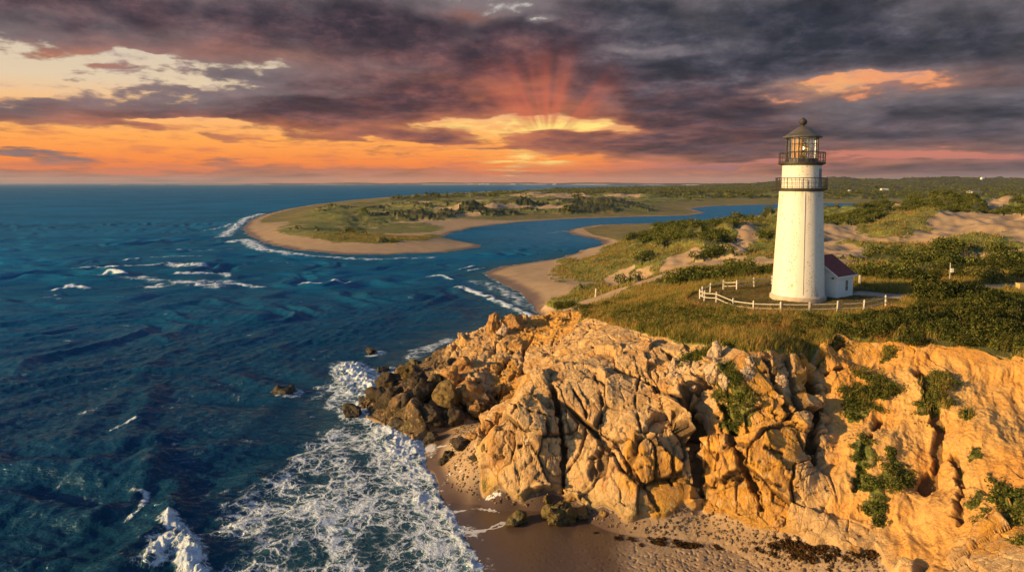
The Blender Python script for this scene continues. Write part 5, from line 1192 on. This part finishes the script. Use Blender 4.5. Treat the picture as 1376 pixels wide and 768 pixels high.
pm = fbm(x_ / 6, y_ / 6, 0.0, 3, 301)
tall = cliffveg * np.clip(veg, 0, 1) ** 2 * (~ml) * np.clip(1.1 - scr * .8, .1, 1.2) * np.where(rock > .5, .8, 1.0) * sstep(125, 60, rgr) * (1 + .4 * pm)
lipw = sstep(75, 66, y_) ; 
Vb, Fb = blades(sample(tall, 52000), 6, .30, .85, .035, .28, .10)
o_g = link('beach_grass', make_mesh('beach_grass', Vb, Fb, m_grass, smooth=False), kind='stuff', label='tall golden and olive beach grass covering the cliff top', category='grass')
low = ((mown > .5) & (pd_ > 1.8)) * 1.0
Vb, Fb = blades(sample(low, 26000), 5, .06, .16, .03, .4, .12)
link('lawn_grass', make_mesh('lawn_grass', Vb, Fb, leafmat('lawn', [(.05, .055, .018), (.085, .08, .025), (.15, .11, .04), (.19, .13, .055)], .4), smooth=False), kind='stuff', label='short brown and green grass of the lighthouse lawn', category='grass')
# leafy clumps
def leaf_cloud(n, rx, rz, size, seed, lobes=5):
    r = np.random.RandomState(seed); L = r.normal(size=(lobes, 3)) * [rx * .42, rx * .42, rz * .22]; L[:, 2] = np.abs(L[:, 2]) + rz * .25; lr_ = r.uniform(.45, .75, lobes)
    k = r.randint(lobes, size=n); d = r.normal(size=(n, 3)); d /= np.linalg.norm(d, axis=1)[:, None]; q = L[k] + d * (lr_[k] * r.uniform(.72, 1.0, n) ** .5)[:, None] * [rx, rx, rz]
    q[:, 2] = np.abs(q[:, 2]); 
    nr_ = d + r.normal(size=(n, 3)) * .55; nr_ /= np.linalg.norm(nr_, axis=1)[:, None]
    t = np.cross(nr_, r.normal(size=(n, 3))); t /= np.linalg.norm(t, axis=1)[:, None]; b = np.cross(nr_, t); s_ = size * r.uniform(.6, 1.3, n)[:, None]
    Vb = np.stack([q - t * s_ * .5, q - b * s_ * .28, q + t * s_ * .6, q + b * s_ * .28], 1).reshape(-1, 3)
    return Vb, np.arange(n * 4).reshape(-1, 4)
def scatter(idx, protos, smin, smax, name, mt, **kw):
    VV_, FF_, off_ = [], [], 0
    for i in idx:
        Vp, Fp = protos[R.randint(len(protos))]; a = R.rand() * 6.28; s_ = R.uniform(smin, smax); ca, sa = math.cos(a) * s_, math.sin(a) * s_
        q = np.stack([Vp[:, 0] * ca - Vp[:, 1] * sa, Vp[:, 0] * sa + Vp[:, 1] * ca, Vp[:, 2] * s_], 1) + V[i]
        VV_.append(q); FF_.append(Fp + off_); off_ += len(Vp)
    return link(name, make_mesh(name, np.concatenate(VV_), np.concatenate(FF_), mt, smooth=False), **kw)
pr_near = [leaf_cloud(260, .62, .6, .13, s) for s in range(6)]
wsc = cliffveg * (~ml) * sstep(.3, .7, scr) * sstep(130, 90, rgr)
scatter(sample(wsc, 1000), pr_near, .6, 1.3, 'scrub', m_scrub, kind='stuff', label='low dark scrub matted over the cliff top', category='scrub')
wpk = ((rock > .5) & (veg > .45) & (rgr < 80)) * 1.0
scatter(sample(wpk, 400), [leaf_cloud(160, .34, .26, .10, 60 + s) for s in range(5)], .35, 1.6, 'cliff_plants', m_scrub, kind='stuff', label='green plants rooted in pockets of the cliff face', category='plants')
pr_mid = [leaf_cloud(190, 1.2, .9, .27, 20 + s) for s in range(6)]
wmid = ((rgr > 105) & (rgr < 430) & inview & (hgt_ > .9)) * sstep(.45, .8, scr) * np.clip(veg, 0, 1)
scatter(sample(wmid, 3600), pr_mid, .6, 1.7, 'heath_scrub', m_scrub, kind='stuff', label='dark green scrub covering the dunes', category='scrub')
wg = ((rgr > 100) & (rgr < 320) & inview & (pd_ > 2)) * sstep(.5, .8, veg) * (1 - sstep(.3, .6, scr)) * (hgt_ > 1.3)
Vb, Fb = blades(sample(wg / np.maximum(rgr, 1) ** .5, 30000), 5, .3, .75, .09, .3, .25)
link('dune_grass', make_mesh('dune_grass', Vb, Fb, m_grass, smooth=False), kind='stuff', label='olive dune grass on the slopes behind the beach', category='grass')
pr_far = [leaf_cloud(46, 4.5, 3.6, 2.0, 40 + s, 3) for s in range(6)]
wfar = ((rgr > 430) & (rgr < 4200) & inview & (hgt_ > 1.2)) * sstep(.5, .9, scr) * np.where((y_ < 900) & (x_ > 240), 0, 1) * np.where(rgr > 1000, 1, .05) / np.maximum(rgr, 400) ** 1.25
scatter(sample(wfar, 9000), pr_far, .5, 1.3, 'woodland', m_scrub, kind='stuff', label='dark woodland covering the low hills inland', category='woodland')

# pebbles and broken stone on the beach
mp = leafmat('pebble_stone', [(.10, .07, .045), (.22, .15, .09), (.36, .26, .16), (.12, .085, .06)], 1.5)
Vi, Fi = ico(2); prp = []
for s_p in range(6):
    r_p = np.random.RandomState(s_p); prp.append((Vi * r_p.uniform(.5, 1.1, 3) * .09 * (1 + .35 * r_p.normal(size=(len(Vi), 1)) * .4), Fi))
wpb = ((rgr < 70) & (rock < .2) & (hgt_ > .5) & (hgt_ < 3.4) & (x_ > -6)) * (sstep(-5, -.5, rsd) * 1.0 + dryk_full * .35)
scatter(sample(wpb, 2600), prp, .3, 1.5, 'pebbles', mp, kind='stuff', label='pebbles and broken stone strewn over the beach', category='pebbles')
wkel = ((rgr < 60) & (rock < .2)) * np.clip(wblob(1160, 742, 70, 9) + wblob(1080, 733, 40, 5) + .5 * wblob(900, 730, 80, 6), 0, 1) ** 2
scatter(sample(wkel, 130), [leaf_cloud(60, .35, .05, .22, 80 + s) for s in range(4)], .4, 1.3, 'seaweed', leafmat('kelp', [(.03, .02, .012), (.06, .035, .018), (.09, .05, .02)], 1.0), kind='stuff', label='dark seaweed cast up below the sandy slope', category='seaweed')

# shrubs one can tell apart
def shrub_proto(seed, mt, n=5200):
    Vb, Fb = leaf_cloud(n, 1.0, .78, .105, seed, 11); me = make_mesh('shrub', Vb, Fb, mt, smooth=False); return me
sp = [shrub_proto(s, m_shrub) for s in (1, 2, 3)] + [shrub_proto(9, m_olive, 3800)]
tw = mat('twig_bark', simple((.10, .07, .05), .9))
def stem_mesh(seed):
    r = random.Random(seed); mb = MB()
    for i in range(9):
        a = r.uniform(0, 6.28); e_ = (math.cos(a) * r.uniform(.3, .7), math.sin(a) * r.uniform(.3, .7), r.uniform(.35, .7)); mid = (e_[0] * .4, e_[1] * .4, e_[2] * .55)
        mb.bar((0, 0, -.1), mid, .035, 5); mb.bar(mid, e_, .022, 5)
    me = bpy.data.meshes.new('stems'); me.from_pydata(mb.v, [], mb.f); me.materials.append(tw); return me
stm = [stem_mesh(i) for i in range(3)]
def shrub(u, v, wpx, hpx, k, label, group=None):
    q = hit(u, v); d = q[1]; r_ = wpx / F * d / 2 / .95; h_ = hpx / F * d / .8
    e = empty('shrub', (q[0], q[1] + r_ * .3, ground(q[0], q[1] + r_ * .3) - .1), label=label, category='shrub')
    if group: e['group'] = group
    e.rotation_euler = (0, 0, (u * 13 + v * 7) % 63 / 10); e.scale = (r_, r_ * .9, h_)
    link('foliage', sp[k], e); link('stems', stm[k % 3], e)
shrub(1278, 408, 84, 32, 0, 'largest rounded dark shrub, in front of the gravel track right of the lighthouse')
shrub(1334, 424, 62, 28, 1, 'dark shrub at the right of the largest rounded shrub, above the sandy cliff')
shrub(1338, 379, 48, 17, 3, 'light olive rounded bush behind the gravel track')
for i, (u, v, w_, h_) in enumerate([(1228, 432, 50, 20), (1192, 434, 42, 15), (1362, 436, 46, 26), (1250, 442, 56, 26), (1302, 440, 56, 26), (1158, 440, 38, 16), (1346, 456, 56, 26), (1205, 450, 48, 20), (1275, 456, 44, 20), (1310, 462, 40, 16), (1246, 420, 34, 14), (1320, 404, 34, 16), (1372, 412, 36, 16), (1376, 470, 36, 18), (1130, 446, 30, 12), (1228, 462, 34, 14), (1170, 452, 30, 12), (1290, 426, 40, 20), (1356, 420, 30, 16)]):
    shrub(u, v, w_, h_, i % 3, 'dark bushy shrub in the thicket between lawn and sandy cliff edge', 'shrubs in the thicket by the cliff edge')
for i, (u, v, w_, h_) in enumerate([(1172, 376, 28, 12), (1200, 378, 34, 13), (1232, 378, 34, 14), (1260, 376, 26, 11), (1300, 374, 30, 13), (1372, 374, 30, 16), (1186, 368, 26, 10), (1220, 370, 26, 11), (1318, 364, 40, 12), (1356, 362, 40, 14), (1280, 366, 30, 10)]):
    shrub(u, v, w_, h_, (i + 1) % 3, 'dark low shrub in the row behind the gravel track', 'shrubs in the row behind the track')
for i, (u, v, w_, h_) in enumerate([(960, 432, 26, 9), (925, 424, 24, 8), (1000, 446, 26, 10), (1070, 450, 30, 11), (880, 430, 24, 8), (1035, 436, 22, 8), (850, 424, 26, 8), (790, 418, 34, 8), (762, 414, 30, 9), (820, 412, 24, 7), (1098, 438, 26, 10)]):
    shrub(u, v, w_, h_, i % 3, 'small dark shrub in the golden grass between rock edge and fence', 'small shrubs in the golden grass')

# ------------------------------------------------------------------ far things
cl_w = mat('far_white_walls', simple((.72, .70, .66), .7)); cl_r = mat('far_grey_roof', simple((.16, .14, .13), .8)); cl_lr = mat('far_pale_roof', simple((.62, .60, .58), .6))
def far_house(u, v, w_, h_, roof, label, dist=None, group=None):
    if dist: q = pt(u, v, y=dist); z0 = ground(q[0], q[1])
    else: q = hit(u, v); z0 = q[2]
    k = math.hypot(q[0], q[1]) / F; L = w_ * k; Hh = h_ * k; e = empty('house', (q[0], q[1], z0 - 1), .3, label=label, category='house')
    if group: e['group'] = group
    MB().box((0, 0, Hh * .3 + .5), (L, L * .6, Hh * .6 + 1)).build('wall', cl_w, e)
    mb = MB(); z1 = Hh * .6 + 1; a, b = L * .54, L * .34
    mb.add([(-a, -b, z1), (a, -b, z1), (a, b, z1), (-a, b, z1), (-a, 0, z1 + Hh * .45), (a, 0, z1 + Hh * .45)], [(0, 1, 5, 4), (2, 3, 4, 5), (0, 4, 3), (1, 2, 5), (3, 2, 1, 0)]); mb.build('roof', roof, e)
far_house(1188, 263, 9, 5, cl_lr, 'white house with a bright pale roof among the distant trees', 1500)
far_house(1142, 260, 4, 3, cl_lr, 'tiny white house among distant trees just right of the lighthouse', 1650)
far_house(1309, 263, 13, 4, cl_r, 'wide grey roofed house half hidden among the distant trees', 1300)
far_house(1320, 245, 4, 2.5, cl_lr, 'tiny white house high on the distant wooded hill', 2700)
# the coast across the bay
def far_coast():
    us = np.linspace(150, 1075, 260); Vv, Ff = [], []
    n = len(us); pr_ = [(0, -.5), (.25, .55), (.5, .95), (.75, 1.0), (1.0, .8), (1.3, -.5)]
    rr_ = np.random.RandomState(4)
    for i, u in enumerate(us):
        a = math.atan2(u - 688, F); D = 11500 + 1500 * math.sin(i * .02) - 2500 * sstep(700, 1060, u)
        t = .5 + .5 * float(fbm(np.array([i * .045]), np.array([1.0]), 0.0, 4, 401)[0]); hh_ = (10 + 46 * t) * sstep(150, 560, u) * (1 - .45 * sstep(760, 900, u)) + 3
        for q, h_ in pr_:
            r_ = D + q * 1400; Vv.append((r_ * math.sin(a), r_ * math.cos(a), h_ * hh_ if h_ > 0 else -4))
    m_ = len(pr_)
    for i in range(n - 1):
        for j in range(m_ - 1): Ff.append((i * m_ + j, (i + 1) * m_ + j, (i + 1) * m_ + j + 1, i * m_ + j + 1))
    def f(g, bs, pos, ob):
        c = g.mix(g.noise(pos, .0018, 6, .6).smooth(.45, .6), (.05, .06, .05), (.10, .09, .07)); z = g.xyz(pos)[2]
        c = g.mix(z.smooth(14.0, 6.0) * g.noise(pos, .0011, 4, .6).smooth(.46, .56), c, (.45, .36, .30)); g.set(bs.inputs['Base Color'], c); bs.inputs['Roughness'].default_value = 1; bs.inputs['Specular IOR Level'].default_value = 0
    link('far_coast', make_mesh('far_coast', np.array(Vv), np.array(Ff), mat('far_coast_ground', f)), kind='structure')
far_coast()
for u in (633, 648, 655, 690, 745):
    a = math.atan2(u - 688, F); r_ = 11200.; e = empty('house', (r_ * math.sin(a), r_ * math.cos(a), 2), .2, label='tiny white building in the row on the shore across the bay', category='house', group='buildings across the bay')
    MB().box((0, 0, 5), (40 + (u * 7) % 50, 24, 12)).build('wall', cl_w, e); MB().box((0, 0, 13), (36, 22, 4), 0, .6).build('roof', cl_lr, e)
# ------------------------------------------------------------------ the evening air
hz = MB(); hz.box((0, 7400, 62), (30000, 16000, 160))
hm = bpy.data.materials.new('haze_air'); hm.use_nodes = True; g = G(hm.node_tree)
pv = g.new('ShaderNodeVolumePrincipled'); pv.inputs['Color'].default_value = (.82, .86, .95, 1); pv.inputs['Density'].default_value = 2.2e-5; pv.inputs['Anisotropy'].default_value = .1
o_ = g.new('ShaderNodeOutputMaterial'); hm.node_tree.links.new(pv.outputs[0], o_.inputs['Volume'])
hz.build('haze', hm, None, kind='stuff', label='thin evening haze over the bay and the inland hills', category='haze')
S.cycles.volume_bounces = 0
